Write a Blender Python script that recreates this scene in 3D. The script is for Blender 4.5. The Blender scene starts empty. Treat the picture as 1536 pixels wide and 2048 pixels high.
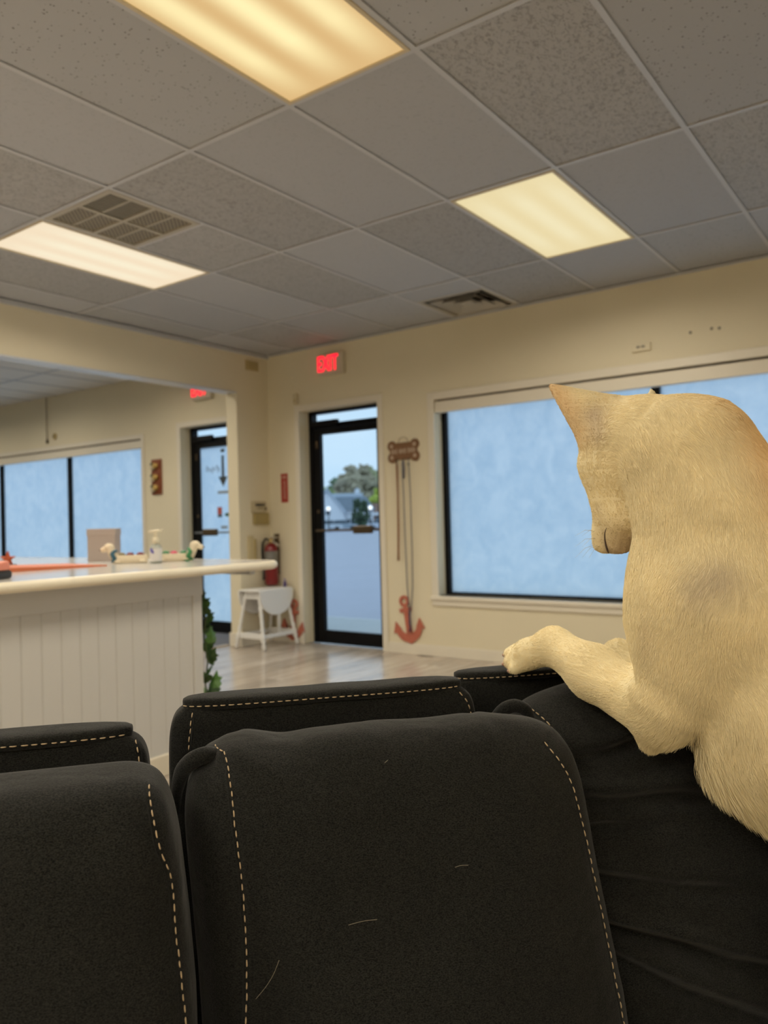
import bpy, bmesh, math, random
import numpy as np
from mathutils import Vector, Matrix, noise
from mathutils.bvhtree import BVHTree

random.seed(7)
rng = np.random.default_rng(7)
scene = bpy.context.scene
COL = scene.collection
PI = math.pi

# ------------------------------------------------------------------ camera
H = 2.86                      # ceiling height
T = 0.6096                    # ceiling grid module (two feet)
FPX = 1569.23
CAM = np.array([3.958049, -5.695146, 1.17369])


def cam_axes(pitch, roll, yaw):
    cx, sx = math.cos(pitch), math.sin(pitch)
    cy, sy = math.cos(roll), math.sin(roll)
    cz, sz = math.cos(yaw), math.sin(yaw)
    Rz = np.array([[cz, -sz, 0], [sz, cz, 0], [0, 0, 1]])
    Rx = np.array([[1, 0, 0], [0, cx, -sx], [0, sx, cx]])
    Ry = np.array([[cy, 0, sy], [0, 1, 0], [-sy, 0, cy]])
    return Rz @ Rx @ Ry           # columns: right, forward, up


RC = cam_axes(1.11815e-2, 2.64366e-2, 0.628986)
cam_data = bpy.data.cameras.new('camera')
cam = bpy.data.objects.new('camera', cam_data)
COL.objects.link(cam)
m3 = Matrix([[RC[i, 0], RC[i, 2], -RC[i, 1]] for i in range(3)])
cam.matrix_world = Matrix.Translation(Vector(CAM)) @ m3.to_4x4()
cam_data.sensor_fit = 'VERTICAL'
cam_data.sensor_height = 36.0
cam_data.lens = FPX / 2048 * 36.0
cam_data.clip_start = 0.02
cam_data.clip_end = 600
cam_data.dof.use_dof = True
cam_data.dof.focus_distance = 1.22
cam_data.dof.aperture_fstop = 4.4
scene.camera = cam

# ------------------------------------------------------------------ sky and exposure
scene.view_settings.view_transform = 'Standard'
scene.view_settings.look = 'None'
scene.view_settings.exposure = 0.0
scene.view_settings.gamma = 1.0
scene.view_settings.use_curve_mapping = False
scene.cycles.use_denoising = True
scene.cycles.max_bounces = 7
scene.cycles.diffuse_bounces = 4
scene.cycles.glossy_bounces = 3
scene.cycles.use_adaptive_sampling = True
scene.cycles.adaptive_threshold = 0.05
scene.cycles.adaptive_min_samples = 16
scene.cycles.transparent_max_bounces = 12

SKY_STRENGTH = 1.14
LAMP_WATT = 24.5
LAMP_RGB = (1.0, 0.91, 0.755)
LAMP_SPREAD = math.radians(165)
world = bpy.data.worlds.new('overcast_sky')
scene.world = world
world.use_nodes = True
wn = world.node_tree.nodes
wl = world.node_tree.links
wn.clear()
w_out = wn.new('ShaderNodeOutputWorld')
w_bg = wn.new('ShaderNodeBackground')
w_tc = wn.new('ShaderNodeTexCoord')
w_map = wn.new('ShaderNodeMapping')
w_map.inputs['Scale'].default_value = (1.0, 1.0, 4.0)
w_noise = wn.new('ShaderNodeTexNoise')
w_noise.inputs['Scale'].default_value = 2.2
w_noise.inputs['Detail'].default_value = 5
w_ramp = wn.new('ShaderNodeValToRGB')
w_ramp.color_ramp.elements[0].position = 0.35
w_ramp.color_ramp.elements[0].color = (0.56, 0.79, 1.0, 1)
w_ramp.color_ramp.elements[1].position = 0.68
w_ramp.color_ramp.elements[1].color = (0.72, 0.90, 1.04, 1)
wl.new(w_tc.outputs['Generated'], w_map.inputs['Vector'])
wl.new(w_map.outputs['Vector'], w_noise.inputs['Vector'])
wl.new(w_noise.outputs['Fac'], w_ramp.inputs['Fac'])
wl.new(w_ramp.outputs['Color'], w_bg.inputs['Color'])
w_bg.inputs['Strength'].default_value = SKY_STRENGTH
wl.new(w_bg.outputs['Background'], w_out.inputs['Surface'])


# ------------------------------------------------------------------ materials
class NT:
    """small wrapper for node materials"""
    def __init__(self, name):
        self.m = bpy.data.materials.new(name)
        self.m.use_nodes = True
        self.n = self.m.node_tree.nodes
        self.l = self.m.node_tree.links
        self.n.clear()
        self.out = self.n.new('ShaderNodeOutputMaterial')

    def new(self, typ, **kw):
        nd = self.n.new('ShaderNode' + typ)
        for k, v in kw.items():
            if k in nd.inputs:
                nd.inputs[k].default_value = v
            else:
                setattr(nd, k, v)
        return nd

    def link(self, a, b):
        self.l.new(a, b)


def rgba(c):
    return (c[0], c[1], c[2], 1.0)


MATS = {}


def mat(name, col, rough=0.6, metal=0.0, var=0.0, vscale=8.0, bump=0.0, bscale=60.0, emit=None, estr=0.0,
        spec=0.5, coords='Object', stretch=(1, 1, 1), sheen=0.0, coat=0.0, objvar=0.0):
    if name in MATS:
        return MATS[name]
    t = NT(name)
    b = t.new('BsdfPrincipled')
    b.inputs['Roughness'].default_value = rough
    b.inputs['Metallic'].default_value = metal
    b.inputs['Specular IOR Level'].default_value = spec
    b.inputs['Base Color'].default_value = rgba(col)
    if sheen:
        b.inputs['Sheen Weight'].default_value = sheen
    if coat:
        b.inputs['Coat Weight'].default_value = coat
        b.inputs['Coat Roughness'].default_value = 0.1
    tc = t.new('TexCoord')
    mp = t.new('Mapping')
    mp.inputs['Scale'].default_value = stretch
    t.link(tc.outputs[coords], mp.inputs['Vector'])
    if var or objvar:
        nz = t.new('TexNoise', Scale=vscale, Detail=4.0)
        t.link(mp.outputs['Vector'], nz.inputs['Vector'])
        hs = t.new('HueSaturation')
        hs.inputs['Color'].default_value = rgba(col)
        mr = t.new('MapRange')
        mr.inputs['To Min'].default_value = 1 - var
        mr.inputs['To Max'].default_value = 1 + var
        t.link(nz.outputs['Fac'], mr.inputs['Value'])
        val = mr.outputs['Result']
        if objvar:
            oi = t.new('ObjectInfo')
            mr2 = t.new('MapRange')
            mr2.inputs['To Min'].default_value = 1 - objvar
            mr2.inputs['To Max'].default_value = 1 + objvar
            t.link(oi.outputs['Random'], mr2.inputs['Value'])
            mu = t.new('Math', operation='MULTIPLY')
            t.link(val, mu.inputs[0])
            t.link(mr2.outputs['Result'], mu.inputs[1])
            val = mu.outputs['Value']
        t.link(val, hs.inputs['Value'])
        t.link(hs.outputs['Color'], b.inputs['Base Color'])
    if bump:
        nb = t.new('TexNoise', Scale=bscale, Detail=3.0)
        t.link(mp.outputs['Vector'], nb.inputs['Vector'])
        bp = t.new('Bump', Strength=bump, Distance=0.01)
        t.link(nb.outputs['Fac'], bp.inputs['Height'])
        t.link(bp.outputs['Normal'], b.inputs['Normal'])
    if emit:
        b.inputs['Emission Color'].default_value = rgba(emit)
        b.inputs['Emission Strength'].default_value = estr
    t.link(b.outputs['BSDF'], t.out.inputs['Surface'])
    MATS[name] = t.m
    return t.m


M_WALL = mat('cream_wall_paint', (0.76, 0.685, 0.505), 0.75, var=0.03, vscale=2.5, bump=0.05, bscale=180)
M_TRIM = mat('cream_gloss_trim', (0.78, 0.72, 0.60), 0.38, var=0.02)
M_BEAD = mat('white_painted_wood', (0.60, 0.585, 0.55), 0.45, var=0.03, stretch=(1, 1, .2))
M_BAR = mat('ceiling_grid_metal', (0.50, 0.505, 0.515), 0.45)
M_BLACK = mat('black_anodised_metal', (0.004, 0.004, 0.005), 0.4, spec=0.2)
M_RUB = mat('black_plastic', (0.02, 0.02, 0.02), 0.5)
M_WHITE = mat('white_paint', (0.82, 0.81, 0.78), 0.4)
M_BRONZE = mat('dark_bronze_metal', (0.12, 0.085, 0.05), 0.35, metal=0.6)
M_CARPET = mat('grey_carpet', (0.16, 0.17, 0.20), 0.95, var=0.25, vscale=90, bump=0.4, bscale=300)
M_COUNTER = mat('glossy_laminate', (0.62, 0.60, 0.56), 0.16, var=0.05, vscale=20, spec=0.6)
M_NOSING = mat('cream_counter_edge', (0.80, 0.73, 0.58), 0.32)


def tile_mat(name, col, kind):
    t = NT(name)
    b = t.new('BsdfPrincipled')
    b.inputs['Roughness'].default_value = 0.9
    b.inputs['Specular IOR Level'].default_value = 0.2
    tc = t.new('TexCoord')
    mp = t.new('Mapping')
    oi = t.new('ObjectInfo')
    cm = t.new('CombineXYZ')
    ml = t.new('Math', operation='MULTIPLY')
    ml.inputs[1].default_value = 37.0
    t.link(oi.outputs['Random'], ml.inputs[0])
    t.link(ml.outputs['Value'], cm.inputs['X'])
    t.link(ml.outputs['Value'], cm.inputs['Y'])
    t.link(cm.outputs['Vector'], mp.inputs['Location'])
    t.link(tc.outputs['Object'], mp.inputs['Vector'])
    base = rgba(col)
    mix = t.new('MixRGB')
    mix.inputs['Color1'].default_value = base
    bp = t.new('Bump')
    if kind == 'pin':
        mp.inputs['Scale'].default_value = (1, 1, 1)
        v = t.new('TexVoronoi', Scale=62.0)
        r = t.new('ValToRGB')
        r.color_ramp.elements[0].position = 0.17
        r.color_ramp.elements[0].color = (1, 1, 1, 1)
        r.color_ramp.elements[1].position = 0.25
        r.color_ramp.elements[1].color = (0, 0, 0, 1)
        n2 = t.new('TexNoise', Scale=30.0)
        r2 = t.new('ValToRGB')
        r2.color_ramp.elements[0].position = 0.50
        r2.color_ramp.elements[1].position = 0.58
        mm = t.new('Math', operation='MULTIPLY')
        t.link(mp.outputs['Vector'], v.inputs['Vector'])
        t.link(mp.outputs['Vector'], n2.inputs['Vector'])
        t.link(v.outputs['Distance'], r.inputs['Fac'])
        t.link(n2.outputs['Fac'], r2.inputs['Fac'])
        t.link(r.outputs['Color'], mm.inputs[0])
        t.link(r2.outputs['Color'], mm.inputs[1])
        fac = mm.outputs['Value']
        mix.inputs['Color2'].default_value = (0.16, 0.14, 0.12, 1)
        bp.inputs['Strength'].default_value = 0.35
        bp.invert = True
    elif kind == 'fissure':
        mp.inputs['Scale'].default_value = (1.0, 0.55, 1)
        v = t.new('TexNoise', Scale=85.0, Detail=5.0, Distortion=1.2)
        r = t.new('ValToRGB')
        r.color_ramp.elements[0].position = 0.38
        r.color_ramp.elements[0].color = (1, 1, 1, 1)
        r.color_ramp.elements[1].position = 0.46
        r.color_ramp.elements[1].color = (0, 0, 0, 1)
        t.link(mp.outputs['Vector'], v.inputs['Vector'])
        t.link(v.outputs['Fac'], r.inputs['Fac'])
        fac = r.outputs['Color']
        mix.inputs['Color2'].default_value = (col[0] * .74, col[1] * .73, col[2] * .71, 1)
        bp.inputs['Strength'].default_value = 0.55
        bp.invert = True
    else:
        v = t.new('TexNoise', Scale=60.0, Detail=6.0)
        r = t.new('ValToRGB')
        r.color_ramp.elements[0].position = 0.55
        r.color_ramp.elements[1].position = 0.85
        t.link(mp.outputs['Vector'], v.inputs['Vector'])
        t.link(v.outputs['Fac'], r.inputs['Fac'])
        fac = r.outputs['Color']
        mix.inputs['Color2'].default_value = (col[0] * .82, col[1] * .81, col[2] * .8, 1)
        bp.inputs['Strength'].default_value = 0.15
    bp.inputs['Distance'].default_value = 0.004
    t.link(fac, mix.inputs['Fac'])
    t.link(fac, bp.inputs['Height'])
    hs = t.new('HueSaturation')
    mr = t.new('MapRange')
    mr.inputs['To Min'].default_value = 0.94
    mr.inputs['To Max'].default_value = 1.04
    t.link(oi.outputs['Random'], mr.inputs['Value'])
    t.link(mr.outputs['Result'], hs.inputs['Value'])
    t.link(mix.outputs['Color'], hs.inputs['Color'])
    t.link(hs.outputs['Color'], b.inputs['Base Color'])
    t.link(bp.outputs['Normal'], b.inputs['Normal'])
    t.link(b.outputs['BSDF'], t.out.inputs['Surface'])
    return t.m


M_TILE = {'pin': tile_mat('pinhole_ceiling_tile', (0.43, 0.435, 0.445), 'pin'),
          'fissure': tile_mat('fissured_ceiling_tile', (0.415, 0.413, 0.41), 'fissure'),
          'smooth': tile_mat('plain_ceiling_tile', (0.44, 0.445, 0.46), 'smooth')}


def wood_floor_mat():
    t = NT('oak_laminate')
    b = t.new('BsdfPrincipled')
    b.inputs['Roughness'].default_value = 0.2
    tc = t.new('TexCoord')
    oi = t.new('ObjectInfo')
    mp = t.new('Mapping')
    mp.inputs['Scale'].default_value = (22, 1.6, 1)
    cm = t.new('CombineXYZ')
    ml = t.new('Math', operation='MULTIPLY')
    ml.inputs[1].default_value = 53.0
    t.link(oi.outputs['Random'], ml.inputs[0])
    t.link(ml.outputs['Value'], cm.inputs['Y'])
    t.link(cm.outputs['Vector'], mp.inputs['Location'])
    t.link(tc.outputs['Object'], mp.inputs['Vector'])
    nz = t.new('TexNoise', Scale=1.6, Detail=6.0, Distortion=0.8)
    t.link(mp.outputs['Vector'], nz.inputs['Vector'])
    r = t.new('ValToRGB')
    r.color_ramp.elements[0].position = 0.3
    r.color_ramp.elements[0].color = (0.42, 0.345, 0.27, 1)
    r.color_ramp.elements[1].position = 0.72
    r.color_ramp.elements[1].color = (0.64, 0.56, 0.47, 1)
    t.link(nz.outputs['Fac'], r.inputs['Fac'])
    hs = t.new('HueSaturation')
    mr = t.new('MapRange')
    mr.inputs['To Min'].default_value = 0.8
    mr.inputs['To Max'].default_value = 1.15
    t.link(oi.outputs['Random'], mr.inputs['Value'])
    t.link(mr.outputs['Result'], hs.inputs['Value'])
    t.link(r.outputs['Color'], hs.inputs['Color'])
    t.link(hs.outputs['Color'], b.inputs['Base Color'])
    t.link(b.outputs['BSDF'], t.out.inputs['Surface'])
    return t.m


M_FLOOR = wood_floor_mat()


def film_mat():
    """white frosted film on shop glass: lets the daylight through, blotchy"""
    t = NT('frosted_window_film')
    tc = t.new('TexCoord')
    mp = t.new('Mapping')
    mp.inputs['Scale'].default_value = (1, 1, 0.8)
    t.link(tc.outputs['Object'], mp.inputs['Vector'])
    n1 = t.new('TexNoise', Scale=7.0, Detail=7.0, Distortion=1.0)
    n2 = t.new('TexNoise', Scale=26.0, Detail=4.0)
    t.link(mp.outputs['Vector'], n1.inputs['Vector'])
    t.link(mp.outputs['Vector'], n2.inputs['Vector'])
    mx = t.new('Math', operation='MULTIPLY_ADD')
    mx.inputs[1].default_value = 0.35
    t.link(n2.outputs['Fac'], mx.inputs[0])
    t.link(n1.outputs['Fac'], mx.inputs[2])
    r = t.new('ValToRGB')
    r.color_ramp.elements[0].position = 0.45
    r.color_ramp.elements[0].color = (0.80, 0.875, 0.93, 1)
    r.color_ramp.elements[1].position = 0.85
    r.color_ramp.elements[1].color = (0.91, 0.955, 0.985, 1)
    t.link(mx.outputs['Value'], r.inputs['Fac'])
    tr = t.new('BsdfTranslucent')
    t.link(r.outputs['Color'], tr.inputs['Color'])
    gl = t.new('BsdfGlossy', Roughness=0.25)
    mixs = t.new('MixShader')
    mixs.inputs['Fac'].default_value = 0.03
    t.link(tr.outputs['BSDF'], mixs.inputs[1])
    t.link(gl.outputs['BSDF'], mixs.inputs[2])
    t.link(mixs.outputs['Shader'], t.out.inputs['Surface'])
    return t.m


M_FILM = film_mat()


def glass_mat():
    t = NT('clear_glass')
    tr = t.new('BsdfTransparent')
    tr.inputs['Color'].default_value = (0.885, 0.91, 0.925, 1)
    gl = t.new('BsdfGlossy', Roughness=0.02)
    lw = t.new('LayerWeight', Blend=0.12)
    mx = t.new('MixShader')
    mu = t.new('Math', operation='MULTIPLY')
    mu.inputs[1].default_value = 0.5
    t.link(lw.outputs['Fresnel'], mu.inputs[0])
    t.link(mu.outputs['Value'], mx.inputs['Fac'])
    t.link(tr.outputs['BSDF'], mx.inputs[1])
    t.link(gl.outputs['BSDF'], mx.inputs[2])
    t.link(mx.outputs['Shader'], t.out.inputs['Surface'])
    return t.m


M_GLASS = glass_mat()


def fabric_mat(name='charcoal_woven_fabric', col=(0.0132, 0.0130, 0.0110), s=1.0):
    t = NT(name)
    b = t.new('BsdfPrincipled')
    b.inputs['Roughness'].default_value = 0.92
    b.inputs['Specular IOR Level'].default_value = 0.12
    b.inputs['Sheen Weight'].default_value = 0.12
    b.inputs['Sheen Roughness'].default_value = 0.5
    tc = t.new('TexCoord')
    mp = t.new('Mapping')
    mp.inputs['Scale'].default_value = (1 * s, 1 * s, 1.6 * s)
    t.link(tc.outputs['Object'], mp.inputs['Vector'])
    n1 = t.new('TexNoise', Scale=460.0, Detail=1.5)
    n2 = t.new('TexNoise', Scale=9.0, Detail=4.0)
    w1 = t.new('TexNoise', Scale=640.0, Detail=1.0)
    mpz = t.new('Mapping')
    mpz.inputs['Scale'].default_value = (.45 * s, .45 * s, 1.5 * s)
    t.link(tc.outputs['Object'], mpz.inputs['Vector'])
    for nd in (n1, n2):
        t.link(mp.outputs['Vector'], nd.inputs['Vector'])
    t.link(mpz.outputs['Vector'], w1.inputs['Vector'])
    ad = t.new('Math', operation='MULTIPLY_ADD')
    ad.inputs[1].default_value = 0.6
    t.link(w1.outputs['Fac'], ad.inputs[0])
    t.link(n1.outputs['Fac'], ad.inputs[2])
    mr = t.new('MapRange')
    mr.inputs['From Min'].default_value = 0.58
    mr.inputs['From Max'].default_value = 1.02
    mr.inputs['To Min'].default_value = 0.2
    mr.inputs['To Max'].default_value = 1.75
    t.link(ad.outputs['Value'], mr.inputs['Value'])
    mr2 = t.new('MapRange')
    mr2.inputs['To Min'].default_value = 0.8
    mr2.inputs['To Max'].default_value = 1.2
    t.link(n2.outputs['Fac'], mr2.inputs['Value'])
    mu = t.new('Math', operation='MULTIPLY')
    t.link(mr.outputs['Result'], mu.inputs[0])
    t.link(mr2.outputs['Result'], mu.inputs[1])
    hs = t.new('HueSaturation')
    hs.inputs['Color'].default_value = rgba(col)
    t.link(mu.outputs['Value'], hs.inputs['Value'])
    t.link(hs.outputs['Color'], b.inputs['Base Color'])
    bp = t.new('Bump', Strength=0.5, Distance=0.0012)
    t.link(ad.outputs['Value'], bp.inputs['Height'])
    bp2 = t.new('Bump', Strength=0.22, Distance=0.03)
    n3 = t.new('TexNoise', Scale=11.0, Detail=2.0, Distortion=0.4)
    t.link(mp.outputs['Vector'], n3.inputs['Vector'])
    t.link(n3.outputs['Fac'], bp2.inputs['Height'])
    t.link(bp.outputs['Normal'], bp2.inputs['Normal'])
    t.link(bp2.outputs['Normal'], b.inputs['Normal'])
    t.link(b.outputs['BSDF'], t.out.inputs['Surface'])
    return t.m


M_FABRIC = fabric_mat()
M_THREAD = mat('tan_thread', (0.50, 0.37, 0.22), 0.7, var=0.2, vscale=60)


def lamp_mat(name, lo, hi, strength, u_axis='X', half=0.3, lens=520.0):
    """prismatic troffer lens with the glow of three tubes behind it (object coordinates, tubes along Y)"""
    t = NT(name)
    tc = t.new('TexCoord')
    sp = t.new('SeparateXYZ')
    t.link(tc.outputs['Object'], sp.inputs['Vector'])
    # tube profile: sum of cos along X
    mu = t.new('Math', operation='MULTIPLY')
    mu.inputs[1].default_value = 3 * PI / half
    t.link(sp.outputs['X'], mu.inputs[0])
    co = t.new('Math', operation='COSINE')
    t.link(mu.outputs['Value'], co.inputs[0])
    mr = t.new('MapRange')
    mr.inputs['From Min'].default_value = -1
    mr.inputs['From Max'].default_value = 1
    t.link(co.outputs['Value'], mr.inputs['Value'])
    # fade to the rim
    ab = t.new('Math', operation='ABSOLUTE')
    t.link(sp.outputs['X'], ab.inputs[0])
    mr2 = t.new('MapRange')
    mr2.inputs['From Min'].default_value = half
    mr2.inputs['From Max'].default_value = half * 0.55
    mr2.inputs['To Min'].default_value = 0.25
    mr2.inputs['To Max'].default_value = 1
    t.link(ab.outputs['Value'], mr2.inputs['Value'])
    ab2 = t.new('Math', operation='ABSOLUTE')
    t.link(sp.outputs['Y'], ab2.inputs[0])
    mr3 = t.new('MapRange')
    mr3.inputs['From Min'].default_value = 0.60
    mr3.inputs['From Max'].default_value = 0.30
    mr3.inputs['To Min'].default_value = 0.0
    mr3.inputs['To Max'].default_value = 1
    t.link(ab2.outputs['Value'], mr3.inputs['Value'])
    m1 = t.new('Math', operation='MULTIPLY')
    t.link(mr.outputs['Result'], m1.inputs[0])
    t.link(mr2.outputs['Result'], m1.inputs[1])
    m2 = t.new('Math', operation='MULTIPLY')
    t.link(m1.outputs['Value'], m2.inputs[0])
    t.link(mr3.outputs['Result'], m2.inputs[1])
    ck = t.new('TexChecker', Scale=lens)
    ck.inputs['Color1'].default_value = (1, 1, 1, 1)
    ck.inputs['Color2'].default_value = (0.86, 0.86, 0.86, 1)
    rot = t.new('Mapping')
    rot.inputs['Rotation'].default_value = (0, 0, PI / 4)
    t.link(tc.outputs['Object'], rot.inputs['Vector'])
    t.link(rot.outputs['Vector'], ck.inputs['Vector'])
    mx = t.new('MixRGB')
    mx.inputs['Color1'].default_value = rgba(lo)
    mx.inputs['Color2'].default_value = rgba(hi)
    t.link(m2.outputs['Value'], mx.inputs['Fac'])
    mm = t.new('MixRGB', blend_type='MULTIPLY')
    mm.inputs['Fac'].default_value = 1
    t.link(mx.outputs['Color'], mm.inputs['Color1'])
    t.link(ck.outputs['Color'], mm.inputs['Color2'])
    em = t.new('Emission', Strength=strength)
    t.link(mm.outputs['Color'], em.inputs['Color'])
    t.link(em.outputs['Emission'], t.out.inputs['Surface'])
    return t.m


# ------------------------------------------------------------------ mesh helpers
def link(o, parent=None):
    COL.objects.link(o)
    if parent is not None:
        o.parent = parent
    return o


def tag(o, label=None, cat=None, group=None, kind=None):
    if label:
        o['label'] = label
    if cat:
        o['category'] = cat
    if group:
        o['group'] = group
    if kind:
        o['kind'] = kind
    return o


def thing(name, label, cat, loc=(0, 0, 0), rotz=0.0, group=None, kind=None):
    o = bpy.data.objects.new(name, None)
    o.empty_display_size = 0.1
    o.location = loc
    o.rotation_euler = (0, 0, rotz)
    link(o)
    return tag(o, label, cat, group, kind)


class MB:
    """collects shapes into one mesh"""
    def __init__(self):
        self.v = []
        self.f = []

    def add(self, vs, fs):
        k = len(self.v)
        self.v += [tuple(map(float, p)) for p in vs]
        self.f += [tuple(i + k for i in f) for f in fs]
        return self

    def box(self, x0, x1, y0, y1, z0, z1):
        x0, x1 = min(x0, x1), max(x0, x1)
        y0, y1 = min(y0, y1), max(y0, y1)
        z0, z1 = min(z0, z1), max(z0, z1)
        vs = [(x, y, z) for z in (z0, z1) for y in (y0, y1) for x in (x0, x1)]
        return self.add(vs, [(0, 2, 3, 1), (4, 5, 7, 6), (0, 1, 5, 4), (2, 6, 7, 3), (0, 4, 6, 2), (1, 3, 7, 5)])

    def hexa(self, p8):
        return self.add(p8, [(0, 2, 3, 1), (4, 5, 7, 6), (0, 1, 5, 4), (2, 6, 7, 3), (0, 4, 6, 2), (1, 3, 7, 5)])

    def tube(self, pts, rad, n=10, cap=True, flat=1.0):
        pts = [Vector(p) for p in pts]
        if not hasattr(rad, '__len__'):
            rad = [rad] * len(pts)
        vs, fs = [], []
        up = None
        for i, p in enumerate(pts):
            d = (pts[min(i + 1, len(pts) - 1)] - pts[max(i - 1, 0)])
            if d.length < 1e-9:
                d = Vector((0, 0, 1))
            d.normalize()
            if up is None:
                up = Vector((0, 0, 1)) if abs(d.z) < .9 else Vector((1, 0, 0))
            a = d.cross(up)
            if a.length < 1e-6:
                a = d.orthogonal()
            a.normalize()
            b = a.cross(d).normalized()
            up = b
            for k in range(n):
                t = 2 * PI * k / n
                vs.append(p + (a * math.cos(t) + b * math.sin(t) * flat) * rad[i])
        for i in range(len(pts) - 1):
            for k in range(n):
                k2 = (k + 1) % n
                fs.append((i * n + k, i * n + k2, (i + 1) * n + k2, (i + 1) * n + k))
        if cap:
            fs.append(tuple(reversed(range(n))))
            fs.append(tuple((len(pts) - 1) * n + k for k in range(n)))
        return self.add(vs, fs)

    def lathe(self, prof, n=20, center=(0, 0, 0)):
        vs, fs = [], []
        for r, z in prof:
            for k in range(n):
                t = 2 * PI * k / n
                vs.append((center[0] + r * math.cos(t), center[1] + r * math.sin(t), center[2] + z))
        for i in range(len(prof) - 1):
            for k in range(n):
                k2 = (k + 1) % n
                fs.append((i * n + k, i * n + k2, (i + 1) * n + k2, (i + 1) * n + k))
        fs.append(tuple(reversed(range(n))))
        fs.append(tuple((len(prof) - 1) * n + k for k in range(n)))
        return self.add(vs, fs)

    def prism(self, poly, d0, d1, axes='xz'):
        """closed polygon in two axes, extruded along the third from d0 to d1"""
        def put(a, b, d):
            if axes == 'xz':
                return (a, d, b)
            if axes == 'xy':
                return (a, b, d)
            return (d, a, b)
        n = len(poly)
        vs = [put(a, b, d0) for a, b in poly] + [put(a, b, d1) for a, b in poly]
        fs = [tuple(range(n)), tuple(reversed(range(n, 2 * n)))]
        fs += [(i, i + n, (i + 1) % n + n, (i + 1) % n) for i in range(n)]
        return self.add(vs, fs)

    def ball(self, c, r, n=12, m=8):
        if not hasattr(r, '__len__'):
            r = (r, r, r)
        vs = [(c[0], c[1], c[2] - r[2])]
        for i in range(1, m):
            ph = PI * i / m - PI / 2
            for k in range(n):
                t = 2 * PI * k / n
                vs.append((c[0] + r[0] * math.cos(ph) * math.cos(t), c[1] + r[1] * math.cos(ph) * math.sin(t), c[2] + r[2] * math.sin(ph)))
        vs.append((c[0], c[1], c[2] + r[2]))
        fs = []
        for k in range(n):
            fs.append((0, 1 + (k + 1) % n, 1 + k))
            for i in range(m - 2):
                a = 1 + i * n + k
                b = 1 + i * n + (k + 1) % n
                fs.append((a, b, b + n, a + n))
            e = 1 + (m - 2) * n
            fs.append((e + k, e + (k + 1) % n, len(vs) - 1))
        return self.add(vs, fs)

    def mesh(self, name):
        me = bpy.data.meshes.new(name)
        me.from_pydata(self.v, [], self.f)
        bm = bmesh.new()
        bm.from_mesh(me)
        bmesh.ops.recalc_face_normals(bm, faces=bm.faces)
        bm.to_mesh(me)
        bm.free()
        return me

    def build(self, name, material, parent=None, bevel=0.0, smooth=False, seg=2, kind=None, label=None):
        me = self.mesh(name)
        me.materials.append(material)
        o = bpy.data.objects.new(name, me)
        link(o, parent)
        if bevel:
            b = o.modifiers.new('bevel', 'BEVEL')
            b.width = bevel
            b.segments = seg
            b.limit_method = 'ANGLE'
            b.angle_limit = math.radians(40)
        if smooth:
            me.polygons.foreach_set('use_smooth', [True] * len(me.polygons))
        if kind:
            o['kind'] = kind
        if label:
            o['label'] = label
        return o


def obj_from(name, me, parent=None, loc=None):
    o = bpy.data.objects.new(name, me)
    if loc is not None:
        o.location = loc
    return link(o, parent)


def struct(name, mb, material, parent=None, **kw):
    o = mb.build(name, material, parent, **kw)
    if parent is None:
        o['kind'] = 'structure'
    return o


def text_mesh(body, size, depth=0.002, font_shear=0.0):
    cu = bpy.data.curves.new('lettering', 'FONT')
    cu.body = body
    cu.size = size
    cu.extrude = depth
    cu.align_x = 'CENTER'
    cu.align_y = 'CENTER'
    cu.offset = size * 0.012
    o = bpy.data.objects.new('lettering', cu)
    COL.objects.link(o)
    dg = bpy.context.evaluated_depsgraph_get()
    me = bpy.data.meshes.new_from_object(o.evaluated_get(dg))
    COL.objects.unlink(o)
    bpy.data.objects.remove(o)
    return me


def put_text(body, size, material, parent, loc, rot, name='lettering', depth=0.002, sx=1.0):
    me = text_mesh(body, size, depth)
    me.materials.clear()
    me.materials.append(material)
    o = obj_from(name, me, parent, loc)
    o.rotation_euler = rot
    o.scale = (sx, 1, 1)
    return o


# ------------------------------------------------------------------ room shell
XP = -1.60           # partition face
XPB = -1.745         # partition back face
X_RIGHT = 7.2
X_LEFT = -9.2
Y_BACK = -10.5
WT = 0.24            # front wall thickness

D1 = (-1.176, -0.222, 2.262)             # door opening x0 x1 ztop
D2 = (-2.94, -1.97, 2.262)
W1 = (0.372, 5.9, 0.52, 2.20)            # window openings x0 x1 z0 z1
W2 = (-8.6, -3.625, 0.52, 2.20)

mb = MB()
xs = [X_LEFT - .2, W2[0], W2[1], D2[0], D2[1], D1[0], D1[1], W1[0], W1[1], X_RIGHT + .2]
mb.box(xs[0], xs[1], 0, WT, 0, 3.1)
mb.box(xs[1], xs[2], 0, WT, 0, W2[2])
mb.box(xs[1], xs[2], 0, WT, W2[3], 3.1)
mb.box(xs[2], xs[3], 0, WT, 0, 3.1)
mb.box(xs[3], xs[4], 0, WT, D2[2], 3.1)
mb.box(xs[4], xs[5], 0, WT, 0, 3.1)
mb.box(xs[5], xs[6], 0, WT, D1[2], 3.1)
mb.box(xs[6], xs[7], 0, WT, 0, 3.1)
mb.box(xs[7], xs[8], 0, WT, 0, W1[2])
mb.box(xs[7], xs[8], 0, WT, W1[3], 3.1)
mb.box(xs[8], xs[9], 0, WT, 0, 3.1)
struct('wall_front', mb, M_WALL)

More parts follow.
